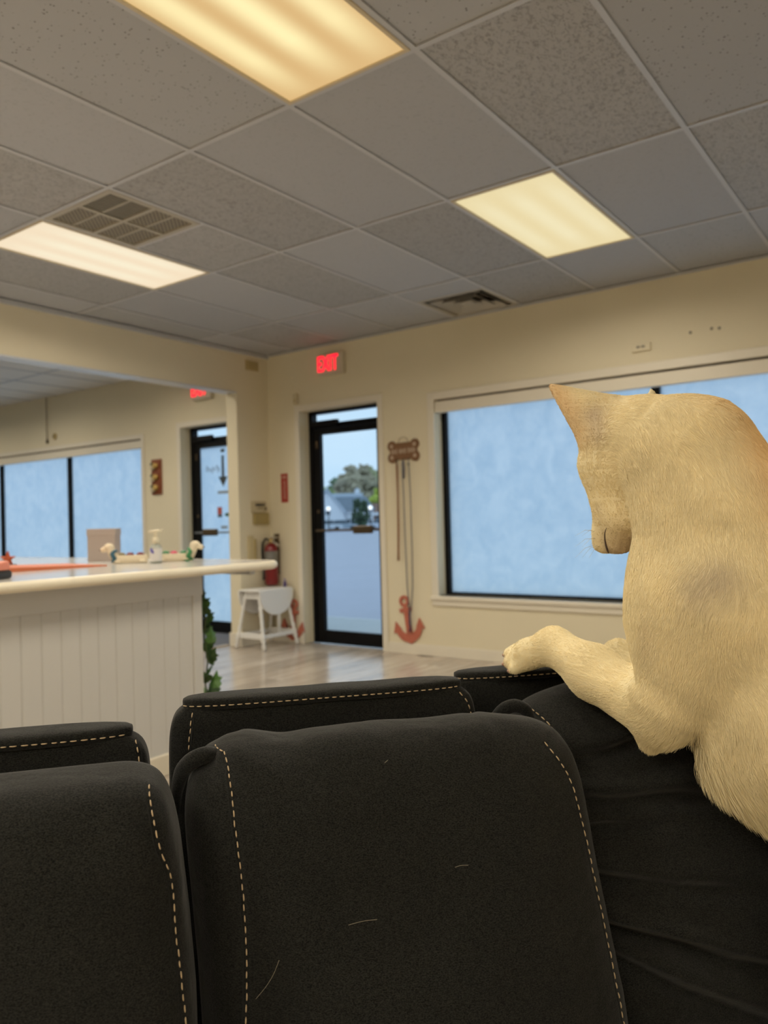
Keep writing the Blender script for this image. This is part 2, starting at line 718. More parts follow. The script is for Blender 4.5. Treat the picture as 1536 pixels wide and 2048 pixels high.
# partition: short stub, long beam, far stub
mb = MB()
mb.box(XPB, XP, -0.42, 0, 0, H + .2)
mb.box(XPB, XP, -7.4, -0.42, 2.45, H + .2)
mb.box(XPB, XP, Y_BACK, -7.4, 0, H + .2)
struct('wall_partition', mb, M_WALL)
struct('trim_1', MB().box(XPB + .002, XP + .006, -7.4, -0.42, 2.442, 2.454), mat('metal_corner_bead', (0.62, 0.63, 0.65), 0.35))
struct('wall_right', MB().box(X_RIGHT, X_RIGHT + .15, Y_BACK, 0, 0, 3.1), M_WALL)
struct('wall_back', MB().box(X_LEFT, X_RIGHT, Y_BACK - .15, Y_BACK, 0, 3.1), M_WALL)
struct('wall_left', MB().box(X_LEFT - .15, X_LEFT, Y_BACK, 0, 0, 3.1), M_WALL)
struct('trim_2', MB().box(XP, XP + .03, -7.4, -0.001, H - .035, H - .004), M_BAR)   # wall angle at the partition
struct('trim_3', MB().box(XP + .03, X_RIGHT, -0.02, -0.001, H - .016, H - .001), M_BAR)

# floor: real boards where the photograph looks, a plain slab beyond
XF0 = -1.80
fl = MB()
fl.box(X_LEFT, X_RIGHT, Y_BACK, 0.3, -0.15, -0.012)
fl.box(3.3, X_RIGHT, Y_BACK, -2.44, -0.013, 0)
fl.box(XF0, 3.3, Y_BACK, -4.88, -0.013, 0)
floor = struct('floor', fl, M_FLOOR)
PW, PL = 0.15, 1.22
plank_me = {}


def plank_mesh(w, l):
    key = (round(w, 3), round(l, 3))
    if key not in plank_me:
        m_ = MB()
        e = 0.0012
        vs = [(0.0006, .0006, -.012), (w - .0006, .0006, -.012), (0.0006, l - .0006, -.012), (w - .0006, l - .0006, -.012),
              (0.0006, .0006, -e), (w - .0006, .0006, -e), (0.0006, l - .0006, -e), (w - .0006, l - .0006, -e),
              (e + .001, e + .001, 0), (w - e - .001, e + .001, 0), (e + .001, l - e - .001, 0), (w - e - .001, l - e - .001, 0)]
        fs = [(0, 1, 5, 4), (1, 3, 7, 5), (3, 2, 6, 7), (2, 0, 4, 6), (4, 5, 9, 8), (5, 7, 11, 9), (7, 6, 10, 11), (6, 4, 8, 10), (8, 9, 11, 10)]
        me = m_.add(vs, fs).mesh('plank')
        me.materials.append(M_FLOOR)
        plank_me[key] = me
    return plank_me[key]


x = XF0
i = 0
while x < X_RIGHT - .01:
    w = min(PW, X_RIGHT - x)
    ys = -4.88 if x < 3.29 else -2.44
    y = ys
    first = (i * 0.45) % PL + 0.2
    while y < -0.001:
        l = first if y == ys else PL
        l = min(l, -y)
        if l > .05:
            obj_from('plank', plank_mesh(w, l), floor, (x, y, 0))
        y += l
    x += w
    i += 1
struct('floor_carpet', MB().box(X_LEFT, XF0 - .02, Y_BACK, 0.14, -0.013, 0.004), M_CARPET)
struct('trim_4', MB().box(XF0 - .03, XF0 + .015, -7.4, -0.42, -0.01, 0.011), mat('threshold_strip', (0.55, 0.47, 0.36), 0.35, metal=.3))

# ceiling: slab, suspended grid, single tiles
ceil = struct('ceiling', MB().box(X_LEFT, X_RIGHT, Y_BACK, 0, H + .12, H + .3), mat('ceiling_void', (0.25, 0.24, 0.23), 0.9))
YB = [-8.2192 - 1.2192 + .0, ]
YB0 = -3.343059     # cross line B0
rows_y = [YB0 + k * 2 * T for k in range(-6, 3)] + [0.0]
rows_y = [max(v, Y_BACK) for v in rows_y]
cols_x = [XP] + [k * T for k in range(-2, 12)] + [X_RIGHT]
BW = 0.0115
tile_cache = {}


def tile_mesh(w, l, kind):
    key = (round(w, 3), round(l, 3), kind)
    if key not in tile_cache:
        m_ = MB()
        g = 0.004
        m_.box(g, w - g, g, l - g, 0.006, 0.022)
        me = m_.mesh('ceiling_tile')
        me.materials.append(M_TILE[kind])
        tile_cache[key] = me
    return tile_cache[key]


# which cells hold a lamp or a vent: (column index by grid k, row index by B)
LAMPS = {(3, -1): 'near', (3, 1): 'right', (-1, 0): 'left', (3, -3): 'off', (-1, -2): 'off',
         (5, -4): 'off', (8, -4): 'off', (9, -3): 'off', (-1, -4): 'off', (3, -5): 'off', (7, -5): 'off'}  # off: unseen fixtures, rows behind the camera added to front-light dog and walls
KIND = {(2, -1): 'pin', (1, -1): 'smooth', (4, -1): 'pin', (2, 0): 'smooth', (1, 0): 'fissure', (4, 0): 'fissure', (3, 0): 'smooth', (5, 0): 'pin',
        (0, -1): 'fissure', (0, 0): 'smooth', (4, 1): 'smooth', (5, 1): 'fissure', (2, 1): 'fissure', (1, 1): 'smooth', (0, 1): 'fissure', (-1, 1): 'smooth',
        (-2, 0): 'fissure', (5, -1): 'pin', (6, 0): 'pin', (6, -1): 'fissure'}
tcount = 0
for ri in range(len(rows_y) - 1):
    b = ri - 6
    y0, y1 = rows_y[ri], rows_y[ri + 1]
    if y1 - y0 < .05:
        continue
    for ci in range(len(cols_x) - 1):
        k = ci - 3 if ci > 0 else -3
        x0, x1 = cols_x[ci], cols_x[ci + 1]
        if (k, b) in LAMPS:
            continue
        kind = KIND.get((k, b), ['fissure', 'smooth', 'pin', 'smooth'][(k * 7 + b * 3) % 4])
        if (k, b) == (0, 0):        # return grille takes the first half of this cell
            y0_ = y0 + T
            obj_from('ceiling_tile', tile_mesh(x1 - x0, y1 - y0_, 'fissure'), ceil, (x0, y0_, H))
            continue
        if (k, b) == (1, 2):        # supply diffuser
            continue
        obj_from('ceiling_tile', tile_mesh(x1 - x0, y1 - y0, kind), ceil, (x0, y0, H))
        tcount += 1


def bar(x0, x1, y0, y1):
    MB().box(x0, x1, y0, y1, H - .001, H + .004).build('grid_bar', M_BAR, ceil)


for k in range(-2, 12):
    bar(k * T - BW, k * T + BW, Y_BACK, -0.002)
for yv in rows_y[:-1]:
    for ci in range(len(cols_x) - 1):
        bar(cols_x[ci] + BW, cols_x[ci + 1] - BW, yv - BW, yv + BW)
bar(0 + BW, T - BW, YB0 + T - BW, YB0 + T + BW)
bar(T + BW, 2 * T - BW, rows_y[-2] + (0 - rows_y[-2]) * .36, rows_y[-2] + (0 - rows_y[-2]) * .36 + .004)

# second room ceiling, a little higher
mb = MB().box(X_LEFT, XPB, Y_BACK, 0, 2.90, 2.93)
c2 = struct('ceiling_side', mb, mat('side_ceiling_white', (.80, .77, .72), .9))
for xv in [XPB - .55 - .6096 * k for k in range(0, 11)]:
    MB().box(xv - BW, xv + BW, Y_BACK, -.002, 2.894, 2.9).build('grid_bar', M_BAR, c2)
for yv in rows_y[1:-1]:
    MB().box(X_LEFT, XPB, yv - BW, yv + BW, 2.8945, 2.9).build('grid_bar', M_BAR, c2)

# ------------------------------------------------------------------ lamps
LAMP_LOOK = {'near': ((0.80, 0.53, 0.235), (1.15, 0.98, 0.52)), 'right': ((0.90, 0.755, 0.43), (0.96, 0.85, 0.54)),
             'left': ((1.0, 0.82, 0.585), (1.04, 0.93, 0.69)), 'off': ((0.9, 0.7, 0.4), (1.0, 0.9, 0.55))}
LAMP_MAT = {k: lamp_mat('lamp_lens_' + k, v[0], v[1], 1.0, half=T / 2) for k, v in LAMP_LOOK.items()}
LAMP_LABEL = {'near': 'large warm fluorescent ceiling light cut by the top edge of the picture',
              'right': 'square-looking fluorescent ceiling light above the big window, nearest the dog',
              'left': 'fluorescent ceiling light beside the return air grille and the beam'}


def ceiling_light(x0, y0, style, label, z=H):
    cx, cy = x0 + T / 2, y0 + T
    t = thing('ceiling_light', label, 'ceiling light', (cx, cy, z), group='recessed ceiling lights')
    w, l = T / 2 - BW, T - BW
    fr = MB()
    e = 0.016
    for (a, b, c, d) in ((-w, w, -l, -l + e), (-w, w, l - e, l), (-w, -w + e, -l + e, l - e), (w - e, w, -l + e, l - e)):
        fr.box(a, b, c, d, -0.006, 0.012)
    fr.build('frame', mat('lamp_frame', (0.62, 0.52, 0.34), 0.4), t, bevel=.002)
    me = MB().box(-w + e, w - e, -l + e, l - e, 0.0, 0.004).mesh('diffuser')
    me.materials.append(LAMP_MAT[style])
    obj_from('diffuser', me, t)
    MB().box(-w, w, -l, l, 0.013, 0.09).build('housing', M_WHITE, t)
    ld = bpy.data.lights.new('lamp_light', 'AREA')
    ld.shape = 'RECTANGLE'
    ld.size = (w - e) * 2
    ld.size_y = (l - e) * 2
    ld.energy = LAMP_WATT
    ld.color = LAMP_RGB
    ld.spread = LAMP_SPREAD
    lo = bpy.data.objects.new('lamp_light', ld)
    lo.location = (0, 0, -0.008)
    link(lo, t)
    return t


for (k, b), style in LAMPS.items():
    lab = LAMP_LABEL.get(style) or 'unseen fluorescent ceiling light behind the sofa, added to light the room'
    ceiling_light(k * T, YB0 + b * 2 * T, style, lab)
for (x0, y0) in ((-2.9, -2.3), (-5.4, -2.3), (-7.6, -2.3), (-3.2, -5.4), (-6.0, -5.4)):  # unseen fixtures added where the beam hides them, to brighten the side room
    ceiling_light(x0, y0, 'off', 'unseen fluorescent ceiling light in the side room, added to brighten its walls', z=2.894)

# return grille: four quarters of fine mesh in a cross frame
gx0, gy0 = BW, YB0 + BW
gw = T - 2 * BW
t = thing('return_grille', 'dark mesh return air grille in the ceiling beside a light', 'air vent', (0, 0, H))


def grille_mat():
    n = NT('grille_mesh')
    b = n.new('BsdfPrincipled')
    b.inputs['Roughness'].default_value = .6
    tc = n.new('TexCoord')
    ck = n.new('TexChecker', Scale=70.0)
    ck.inputs['Color1'].default_value = (0.10, 0.085, 0.06, 1)
    ck.inputs['Color2'].default_value = (0.30, 0.26, 0.19, 1)
    n.link(tc.outputs['Object'], ck.inputs['Vector'])
    n.link(ck.outputs['Color'], b.inputs['Base Color'])
    n.link(b.outputs['BSDF'], n.out.inputs['Surface'])
    return n.m


MG = grille_mat()
MG2 = mat('grille_dark', (0.035, 0.03, 0.024), 0.7)
fr = MB()
for (a, b, c, d) in ((0, gw, 0, .03), (0, gw, gw - .03, gw), (0, .03, .03, gw - .03), (gw - .03, gw, .03, gw - .03),
                     (gw / 2 - .012, gw / 2 + .012, .03, gw - .03), (.03, gw / 2 - .012, gw / 2 - .012, gw / 2 + .012), (gw / 2 + .012, gw - .03, gw / 2 - .012, gw / 2 + .012)):
    fr.box(gx0 + a, gx0 + b, gy0 + c, gy0 + d, -.004, .008)
fr.build('frame', mat('grille_frame', (0.42, 0.38, 0.30), 0.5), t)
for qi in range(2):
    for qj in range(2):
        a0 = gx0 + .03 + qi * (gw / 2 - .018)
        c0 = gy0 + .03 + qj * (gw / 2 - .018)
        q = gw / 2 - .042
        p = MB().box(a0, a0 + q, c0, c0 + q, .004, .03).build('mesh_panel', MG2 if (qi == 1 and qj == 0) else MG, t)
        s = MB()
        s.box(a0, a0 + q, c0 + q / 2 - .006, c0 + q / 2 + .006, 0.0005, .004)
        for r_ in range(1, 14):
            if qi == 1 and qj == 0:
                s.box(a0 + q * r_ / 14 - .0022, a0 + q * r_ / 14 + .0022, c0, c0 + q, .0015, .004)
        s.build('mesh_bar', mat('grille_frame', (0.42, 0.38, 0.30), 0.5), p)

# supply diffuser: nested square cones, louvre by louvre
ycell = rows_y[-2]
dx0, dx1 = T + BW, 2 * T - BW
dy1 = -0.02
dy0 = dy1 - (dx1 - dx0)
t = thing('supply_diffuser', 'square stepped louvre air diffuser in the ceiling next to the front wall', 'air vent', ((dx0 + dx1) / 2, (dy0 + dy1) / 2, H))
hw = (dx1 - dx0) / 2
MD = mat('diffuser_enamel', (0.42, 0.39, 0.33), 0.45)


def ring(m_, r0, z0, r1, z1, th=.004):
    c = [(-1, -1), (1, -1), (1, 1), (-1, 1)]
    vs = [(a * r0, b * r0, z0) for a, b in c] + [(a * r1, b * r1, z1) for a, b in c] + [(a * r1, b * r1, z1 + th) for a, b in c] + [(a * r0, b * r0, z0 + th) for a, b in c]
    fs = []
    for k in range(4):
        j = (k + 1) % 4
        fs += [(k, j, j + 4, k + 4), (k + 4, j + 4, j + 8, k + 8), (k + 8, j + 8, j + 12, k + 12), (k + 12, j + 12, j, k)]
    return m_.add(vs, fs)


ring(MB(), hw, 0, hw - .035, 0.002).build('frame', MD, t)
for r0 in (0.225, 0.155, 0.085):
    ring(MB(), r0, -0.004, r0 - .05, 0.035).build('louvre', MD, t)
MB().box(-.05, .05, -.05, .05, .0, .006).build('center_plate', MD, t)
MB().box(-hw, hw, -hw, hw, .075, .085).build('duct', MG2, t)
struct('trim_5', MB().box(dx0, dx1, rows_y[-2] + BW, dy0, H + .002, H + .012), M_TILE['smooth'])


# ------------------------------------------------------------------ casings, baseboards
def casing(n, x0, x1, z1, w=.055, z0=0.0, sides=('l', 'r', 't')):
    m_ = MB()
    if 'l' in sides:
        m_.box(x0 - w, x0 + .004, -0.014, 0, z0, z1 + w)
    if 'r' in sides:
        m_.box(x1 - .004, x1 + w, -0.014, 0, z0, z1 + w)
    if 't' in sides:
        m_.box(x0 + .004, x1 - .004, -0.0138, 0, z1 - .004, z1 + w)
    return struct('trim_%d' % n, m_, M_TRIM, bevel=.004)


casing(6, D1[0], D1[1], D1[2])
casing(7, D2[0], D2[1], D2[2])
casing(8, W1[0], W1[1], W1[3], w=.062, z0=W1[2] - .02)
casing(9, W2[0], W2[1], W2[3], w=.05, z0=W2[2] - .02)
struct('trim_10', MB().box(W1[0] - .07, W1[1] + .07, -0.03, 0.10, W1[2] - .035, W1[2]).box(W1[0] - .06, W1[1] + .06, -0.016, 0, W1[2] - .085, W1[2] - .035), M_TRIM, bevel=.006)
struct('trim_11', MB().box(W2[0] - .07, W2[1] + .07, -0.03, 0.10, W2[2] - .035, W2[2]).box(W2[0] - .06, W2[1] + .06, -0.016, 0, W2[2] - .085, W2[2] - .035), M_TRIM, bevel=.006)
bb = MB()
for (a, b) in ((D1[1] + .055, X_RIGHT), (XP, D1[0] - .055), (D2[1] + .055, XPB), (W2[1] - .2, D2[0] - .055), (X_LEFT, W2[1] - .2)):
    bb.box(a, b, -0.014, 0, 0, .085)
    bb.box(a, b, -0.009, 0, .085, .095)
struct('baseboard_front', bb, M_TRIM, bevel=.003)
bb = MB().box(XP, XP + .014, -0.42, -.014, 0, .095).box(XPB - .014, XP + .014, -0.436, -0.42, 0, .13)
struct('baseboard_partition', bb, M_TRIM, bevel=.004)


# ------------------------------------------------------------------ windows
def window(n, x0, x1, z0, z1, mullions, label_pane):
    w = thing('window_%d' % n, None, None, (0, 0, 0), kind='structure')
    yf = 0.115
    fr = MB()
    zt = z1 - .03
    fw = .042
    fr.box(x0, x1, yf, yf + .07, z0, z0 + .022)
    fr.box(x0, x1, yf, yf + .07, zt, z1)
    fr.box(x0, x0 + fw, yf, yf + .07, z0 + .022, zt)
    fr.box(x1 - fw, x1, yf, yf + .07, z0 + .022, zt)
    fr.build('frame', M_BLACK, w, bevel=.003)
    edges = [x0 + fw] + list(mullions) + [x1 - fw]
    for q in mullions:
        MB().box(q - .028, q + .028, yf, yf + .07, z0 + .022, zt).build('mullion', M_BLACK, w, bevel=.003)
    for q in range(len(edges) - 1):
        a = edges[q] + (.028 if q else 0)
        b = edges[q + 1] - (.028 if q < len(edges) - 2 else 0)
        MB().box(a, b, yf + .04, yf + .046, z0 + .022, zt).build('pane', M_FILM, w)
    # cassette of the rolled-up shade across the head
    MB().box(x0 + .004, x1 - .004, 0.004, 0.075, z1 - .112, z1 - .018).build('shade_cassette', M_TRIM, w, bevel=.006)
    MB().tube([(x0 + .01, .05, z1 - .01), (x1 - .01, .05, z1 - .01)], .008, 8).build('shade_rail', mat('rust_brown_rail', (0.18, 0.11, 0.05), 0.5), w)
    return w


window(1, W1[0], W1[1], W1[2], W1[3], (2.21, 4.05), 'film')
window(2, W2[0], W2[1], W2[2], W2[3], (-6.985, -5.30), 'film')


# ------------------------------------------------------------------ doors
def shop_door(n, x0, x1, zt, pane_mat, bar_mat, handle_at, transom=True):
    d = thing('door_%d' % n, None, None, (0, 0, 0), kind='structure')
    y0, y1 = 0.145, 0.19
    fr = MB()
    jw = 0.045
    fr.box(x0, x0 + jw, y0 - .01, y1 + .02, 0, zt)
    fr.box(x1 - jw, x1, y0 - .01, y1 + .02, 0, zt)
    fr.box(x0 + jw, x1 - jw, y0 - .01, y1 + .02, zt - .028, zt)
    fr.box(x0 + jw, x1 - jw, y0 - .01, y1 + .02, 2.085, 2.135)
    fr.box(x0 + jw, x1 - jw, y0 - .01, y1 + .02, 0, .018)
    fr.build('frame', M_BLACK, d, bevel=.003)
    MB().box(x0 + jw, x1 - jw, y0 + .02, y0 + .026, 2.135, zt - .028).build('transom_pane', M_GLASS, d)
    a, b = x0 + jw + .004, x1 - jw - .004
    st = 0.085
    leaf = MB()
    leaf.box(a, a + st, y0, y1, .02, 2.082)
    leaf.box(b - st, b, y0, y1, .02, 2.082)
    leaf.box(a + st, b - st, y0, y1, 2.03, 2.082)
    leaf.box(a + st, b - st, y0, y1, .02, .125)
    lf = leaf.build('door_leaf', M_BLACK, d, bevel=.003)
    MB().box(a + st, b - st, y0 + .02, y0 + .026, .125, 2.03).build('pane', pane_mat, d)
    pb = MB().box(a + .03, b - .03, y0 - .045, y0 - .03, 1.085, 1.105)
    pb.box(a + .03, a + .05, y0 - .03, y0, 1.085, 1.105)
    pb.box(b - .05, b - .03, y0 - .03, y0, 1.085, 1.105)
    p = pb.build('push_bar', bar_mat, d, bevel=.003)
    MB().box(handle_at, handle_at + .22, y0 - .06, y0 - .02, 1.06, 1.135).build('push_pad', M_BRONZE, p, bevel=.01)
    MB().box(a + .02, a + .34, y0 - .05, y0 - .005, 2.1, 2.16).build('closer', M_BLACK, d, bevel=.008)
    MB().lathe([(.016, 0), (.018, .006), (.012, .012)], 12, (0, 0, 0)).build('lock_cylinder', M_BRONZE, lf).matrix_basis = Matrix.Translation((a + .045, y0, 1.28)) @ Matrix.Rotation(PI / 2, 4, 'X')
    MB().tube([(a + .045, y0 - .006, 1.9), (a + .045, y0 - .006, 1.97)], .012, 10).build('hinge_pin', M_BRONZE, lf)
    return d


shop_door(1, D1[0], D1[1], D1[2], M_GLASS, M_BRONZE, -0.62)
door2 = shop_door(2, D2[0], D2[1], D2[2], M_FILM, mat('grey_steel', (0.28, 0.30, 0.33), 0.35, metal=.7), -2.72)
# stickers seen through the film of the second door
M_STK = mat('grey_sticker', (0.05, 0.06, 0.06), 0.7)
M_STKR = mat('red_sticker', (0.45, 0.10, 0.08), 0.6)
M_STKL = mat('pale_grey_sticker', (0.28, 0.32, 0.36), 0.7)
yd = 0.1635
ax = -2.45
MB().prism([(ax - .018, 1.93), (ax + .018, 1.93), (ax + .02, 1.70), (ax + .07, 1.70), (ax, 1.59), (ax - .07, 1.70), (ax - .02, 1.70)], yd - .001, yd + .0005).build('arrow_sticker', M_STK, door2)
for (xa, xb, za, zb, mm) in ((ax - .03, ax + .03, 1.965, 2.0, M_STK), (ax - .09, ax + .09, 1.515, 1.545, M_STKL), (ax - .10, ax - .03, 1.29, 1.37, M_STKR), (ax - .10, ax - .03, 1.26, 1.288, M_STK),
                             (ax - .05, ax + .05, 1.135, 1.165, M_STKL)):
    MB().box(xa, xb, yd - .001, yd + .0005, za, zb).build('sticker', mm, door2)
MB().prism([(ax + .06 + .05 * math.cos(k * PI / 8), 1.285 + .02 * math.sin(k * PI / 8)) for k in range(16)], yd - .001, yd + .0005).build('sticker', mat('green_sticker', (0.03, 0.12, 0.08), .6), door2)
sw = MB()
for k in range(7):
    x_ = -2.72 + k * .032
    sw.tube([(x_, yd, 1.77 + .03 * math.sin(k * 1.7)), (x_ + .012, yd, 1.83 - .02 * k % .05), (x_ + .03, yd, 1.76 + .012 * (k % 3))], .004, 6)
sw.build('script_sticker', M_STKL, door2)

# ------------------------------------------------------------------ exit signs
M_EXITRED = mat('lit_red_letters', (0.5, 0.01, 0.02), 0.4, emit=(1.0, 0.008, 0.03), estr=2.0)
M_SIGNBOX = mat('beige_sign_housing', (0.60, 0.54, 0.42), 0.5)


def exit_sign(x, z, label, tilt=0.0):
    s = thing('exit_sign', label, 'exit sign', (x, 0, z), group='lit exit signs')
    MB().box(-.15, .15, -.05, -.001, -.1, .1).build('housing', M_SIGNBOX, s, bevel=.008)
    MB().box(-.142, .142, -.054, -.05, -.092, .092).build('face_plate', mat('sign_face', (0.66, 0.58, 0.45), .5), s, bevel=.002)
    put_text('EXIT', 0.205, M_EXITRED, s, (-.028, -.0565, 0.004), (PI / 2, 0, 0), depth=.003, sx=.60)
    return s


exit_sign(-0.728, 2.652, 'red lit EXIT sign above the clear glass door')
exit_sign(-2.53, 2.625, 'red lit EXIT sign in the side room, partly hidden by the beam')

# ------------------------------------------------------------------ small wall things
M_YEL = mat('aged_yellow_plastic', (0.50, 0.40, 0.18), 0.5)
t = thing('wall_sensor', 'small cream door sensor on the wall above the clear glass door corner', 'sensor', (-1.205, 0, 2.385))
MB().box(-.025, .025, -.03, -.001, -.05, .05).build('body', mat('cream_plastic', (0.62, 0.54, 0.36), .45), t, bevel=.008)
MB().box(-.014, .014, -.034, -.03, -.03, -.01).build('lens', M_YEL, t, bevel=.002)
t = thing('ceiling_plate', 'yellowed plastic plate high on the partition under the ceiling', 'wall plate', (XP, -.207, 2.735))
MB().box(0.001, .012, -.085, .085, -.05, .045).build('plate', M_YEL, t, bevel=.003)
MB().box(.012, .016, -.07, .07, -.035, .03).build('cover', mat('yellow_cover', (0.46, 0.37, 0.17), .5), t, bevel=.002)
t = thing('thermostat', 'beige thermostat with a dark display on the partition stub', 'thermostat', (XP, -.165, 1.34))
MB().box(0.001, .03, -.095, .085, -.055, .055).build('body', mat('beige_plastic', (0.52, 0.44, 0.28), .5), t, bevel=.006)
MB().box(.03, .034, -.065, .06, .012, .032).build('display', M_RUB, t, bevel=.001)
MB().box(.03, .033, -.04, .05, -.018, -.004).build('label_strip', mat('tan_label', (0.28, 0.23, 0.14), .5), t)
MB().box(.03, .04, .062, .08, -.03, .0).build('lever', M_BRONZE, t, bevel=.002)
t = thing('thermostat_box', 'olive yellow control box just below the thermostat', 'control box', (XP, -.142, 1.226))
MB().box(0.001, .03, -.10, .10, -.058, .055).build('body', mat('olive_plastic', (0.40, 0.31, 0.12), .5), t, bevel=.006)
MB().box(.03, .033, -.085, .085, -.045, .042).build('front_cover', mat('olive_plastic_front', (0.37, 0.285, 0.11), .5), t, bevel=.004)
t = thing('wall_plate', 'tall pale yellow cable cover low on the partition stub', 'wall plate', (XP, -.27, .93))
MB().box(0.001, .02, -.05, .02, -.16, .13).build('cover', mat('cable_cover', (0.60, 0.50, 0.28), .5), t, bevel=.005)
MB().box(0.001, .026, .02, .05, -.15, .10).build('rib', mat('cable_rib', (0.50, 0.40, 0.18), .5), t, bevel=.004)

t = thing('fire_sign', 'narrow red fire extinguisher sign on the front wall beside the corner', 'sign', (-1.392, 0, 1.523))
MB().box(-.046, .046, -.004, -.0005, -.143, .143).build('plate', mat('sign_red', (0.40, 0.045, 0.03), .45), t, bevel=.001)
M_PINK = mat('sign_print', (0.62, 0.45, 0.38), .5)
put_text('FIRE', .034, M_PINK, t, (0, -.0045, .105), (PI / 2, 0, 0), depth=.0006)
put_text('EXTINGUISHER', .030, M_PINK, t, (0.002, -.0045, -.02), (PI / 2, PI / 2, 0), depth=.0006, sx=.86)

t = thing('alarm_box', 'faint white sounder on the wall above the big window', 'wall box', (2.157, 0, 2.378))
MB().box(-.07, .07, -.02, -.001, -.03, .03).build('body', M_WALL, t, bevel=.006)
MB().box(-.03, -.005, -.023, -.02, -.006, .01).build('slot', mat('slot_grey', (0.25, 0.22, 0.17), .6), t)
MB().box(.005, .03, -.023, -.02, -.006, .01).build('slot', mat('slot_grey', (0.25, 0.22, 0.17), .6), t)
for q, (x_, z_) in enumerate(((2.50, 2.43), (2.64, 2.435), (2.69, 2.43))):
    o = MB().lathe([(.011, 0), (.009, .003), (.004, .005)], 10).build('screw', mat('slot_grey', (0.25, 0.22, 0.17), .6))
    o.matrix_world = Matrix.Translation((x_, -.0005, z_)) @ Matrix.Rotation(PI / 2, 4, 'X')
    tag(o, ['lone old screw left in the wall above the big window', 'middle of three old screws in the wall above the big window', 'old screw nearest the right edge above the big window'][q], 'screw', 'old wall screws')

# bone shaped key board with leashes
M_BONE = mat('brown_stained_wood', (0.215, 0.105, 0.045), 0.55, var=.2, vscale=25, stretch=(1, 1, 6))
M_BONEL = mat('pale_painted_dots', (0.50, 0.38, 0.28), .6)
BX, BZ = 0.05, 1.783
t = thing('bone_sign', 'brown wooden bone-shaped sign with pale lettering hanging on the front wall', 'sign', (BX, 0, BZ))
t.rotation_euler = (0, math.radians(-1.5), 0)
poly = []
R0 = .046
for (cx_, cz_, a0, a1) in ((.122, .052, -60, 150), (-.122, .052, 30, 240), (-.122, -.052, 120, 330), (.122, -.052, 210, 420)):
    for k in range(11):
        a_ = math.radians(a0 + (a1 - a0) * k / 10)
        poly.append((cx_ + R0 * math.cos(a_), cz_ + R0 * math.sin(a_)))
MB().prism(poly, -.016, -.003).build('board', M_BONE, t, bevel=.003)
for cx_ in (-.122, .122):
    for cz_ in (-.05, .05):
        d_ = MB().lathe([(.017, 0), (.017, .002), (.012, .003)], 14).build('paw_dot', M_BONEL, t)
        d_.matrix_basis = Matrix.Translation((cx_, -.016, cz_)) @ Matrix.Rotation(PI / 2, 4, 'X')
lt = MB()
for k in range(19):
    if k in (5, 12):
        continue
    xx = -.125 + k * .0139
    hgt = .015 + .004 * ((k * 5) % 3)
    lt.box(xx - .0045, xx + .0045, -.0175, -.0165, -hgt, hgt)
lt.build('lettering', M_BONEL, t)
MB().tube([(-.07, -.01, .045), (-.03, -.012, .115), (0, -.012, .122), (.03, -.012, .118), (.075, -.01, .05)], .0025, 6).build('hanging_wire', mat('dull_wire', (0.35, 0.28, 0.18), .5, metal=.4), t)
for xx in (-.062, 0.005, .066):
    MB().tube([(xx, -.012, -.035), (xx, -.016, -.075), (xx, -.035, -.085), (xx, -.04, -.07)], .003, 6).build('hook', M_BRONZE, t)

M_LR = mat('rust_leather', (0.30, 0.13, 0.055), .6)
M_LG = mat('grey_blue_webbing', (0.16, 0.165, 0.19), .8)
M_LN = mat('navy_webbing', (0.045, 0.05, 0.13), .8)
t = thing('leash', 'short rust brown leather leash on the first hook of the bone sign', 'leash', (-.012, 0, 1.70))
MB().tube([(0, -.03, 0), (-.002, -.026, -.05), (0, -.024, -.3), (-.006, -.022, -.6), (-.012, -.022, -.8), (-.014, -.022, -.88)], [.006, .011, .009, .011, .010, .012], 8, flat=.6).build('strap', M_LR, t, smooth=True)
MB().tube([(0, -.032, .01), (.006, -.032, -.02), (0, -.032, -.055), (-.006, -.032, -.02), (0, -.032, .01)], .003, 6).build('clip', M_BRONZE, t)
t = thing('leash', 'long grey-blue leash hanging from the middle hook down to the anchor', 'leash', (.055, 0, 1.70))
MB().tube([(0, -.034, .0), (-.008, -.03, -.05), (-.003, -.026, -.35), (.0, -.024, -.7), (.006, -.022, -1.1), (.022, -.022, -1.3), (.02, -.026, -1.44)], .0075, 8, flat=.4).build('strap', M_LG, t, smooth=True)
MB().tube([(.004, -.034, .0), (.011, -.032, -.06), (.006, -.03, -.16)], .009, 8, flat=.45).build('handle_loop', M_LN, t, smooth=True)
t = thing('leash', 'long grey leash with a dark navy end hanging over the anchor', 'leash', (.118, 0, 1.70))
MB().tube([(0, -.034, .0), (0, -.03, -.06), (.006, -.026, -.4), (.006, -.024, -.8), (.0, -.022, -1.1), (-.016, -.022, -1.25), (-.026, -.026, -1.33)], .007, 8, flat=.4).build('strap', M_LG, t, smooth=True)
MB().tube([(-.026, -.03, -1.31), (-.034, -.032, -1.38), (-.028, -.032, -1.44), (-.032, -.032, -1.5)], [.006, .012, .01, .012], 8, flat=.5).build('tip', M_LN, t, smooth=True)
MB().lathe([(.006, 0), (.009, .01), (.006, .02)], 8, (0, -.034, -.05)).build('clip', M_RUB, t)


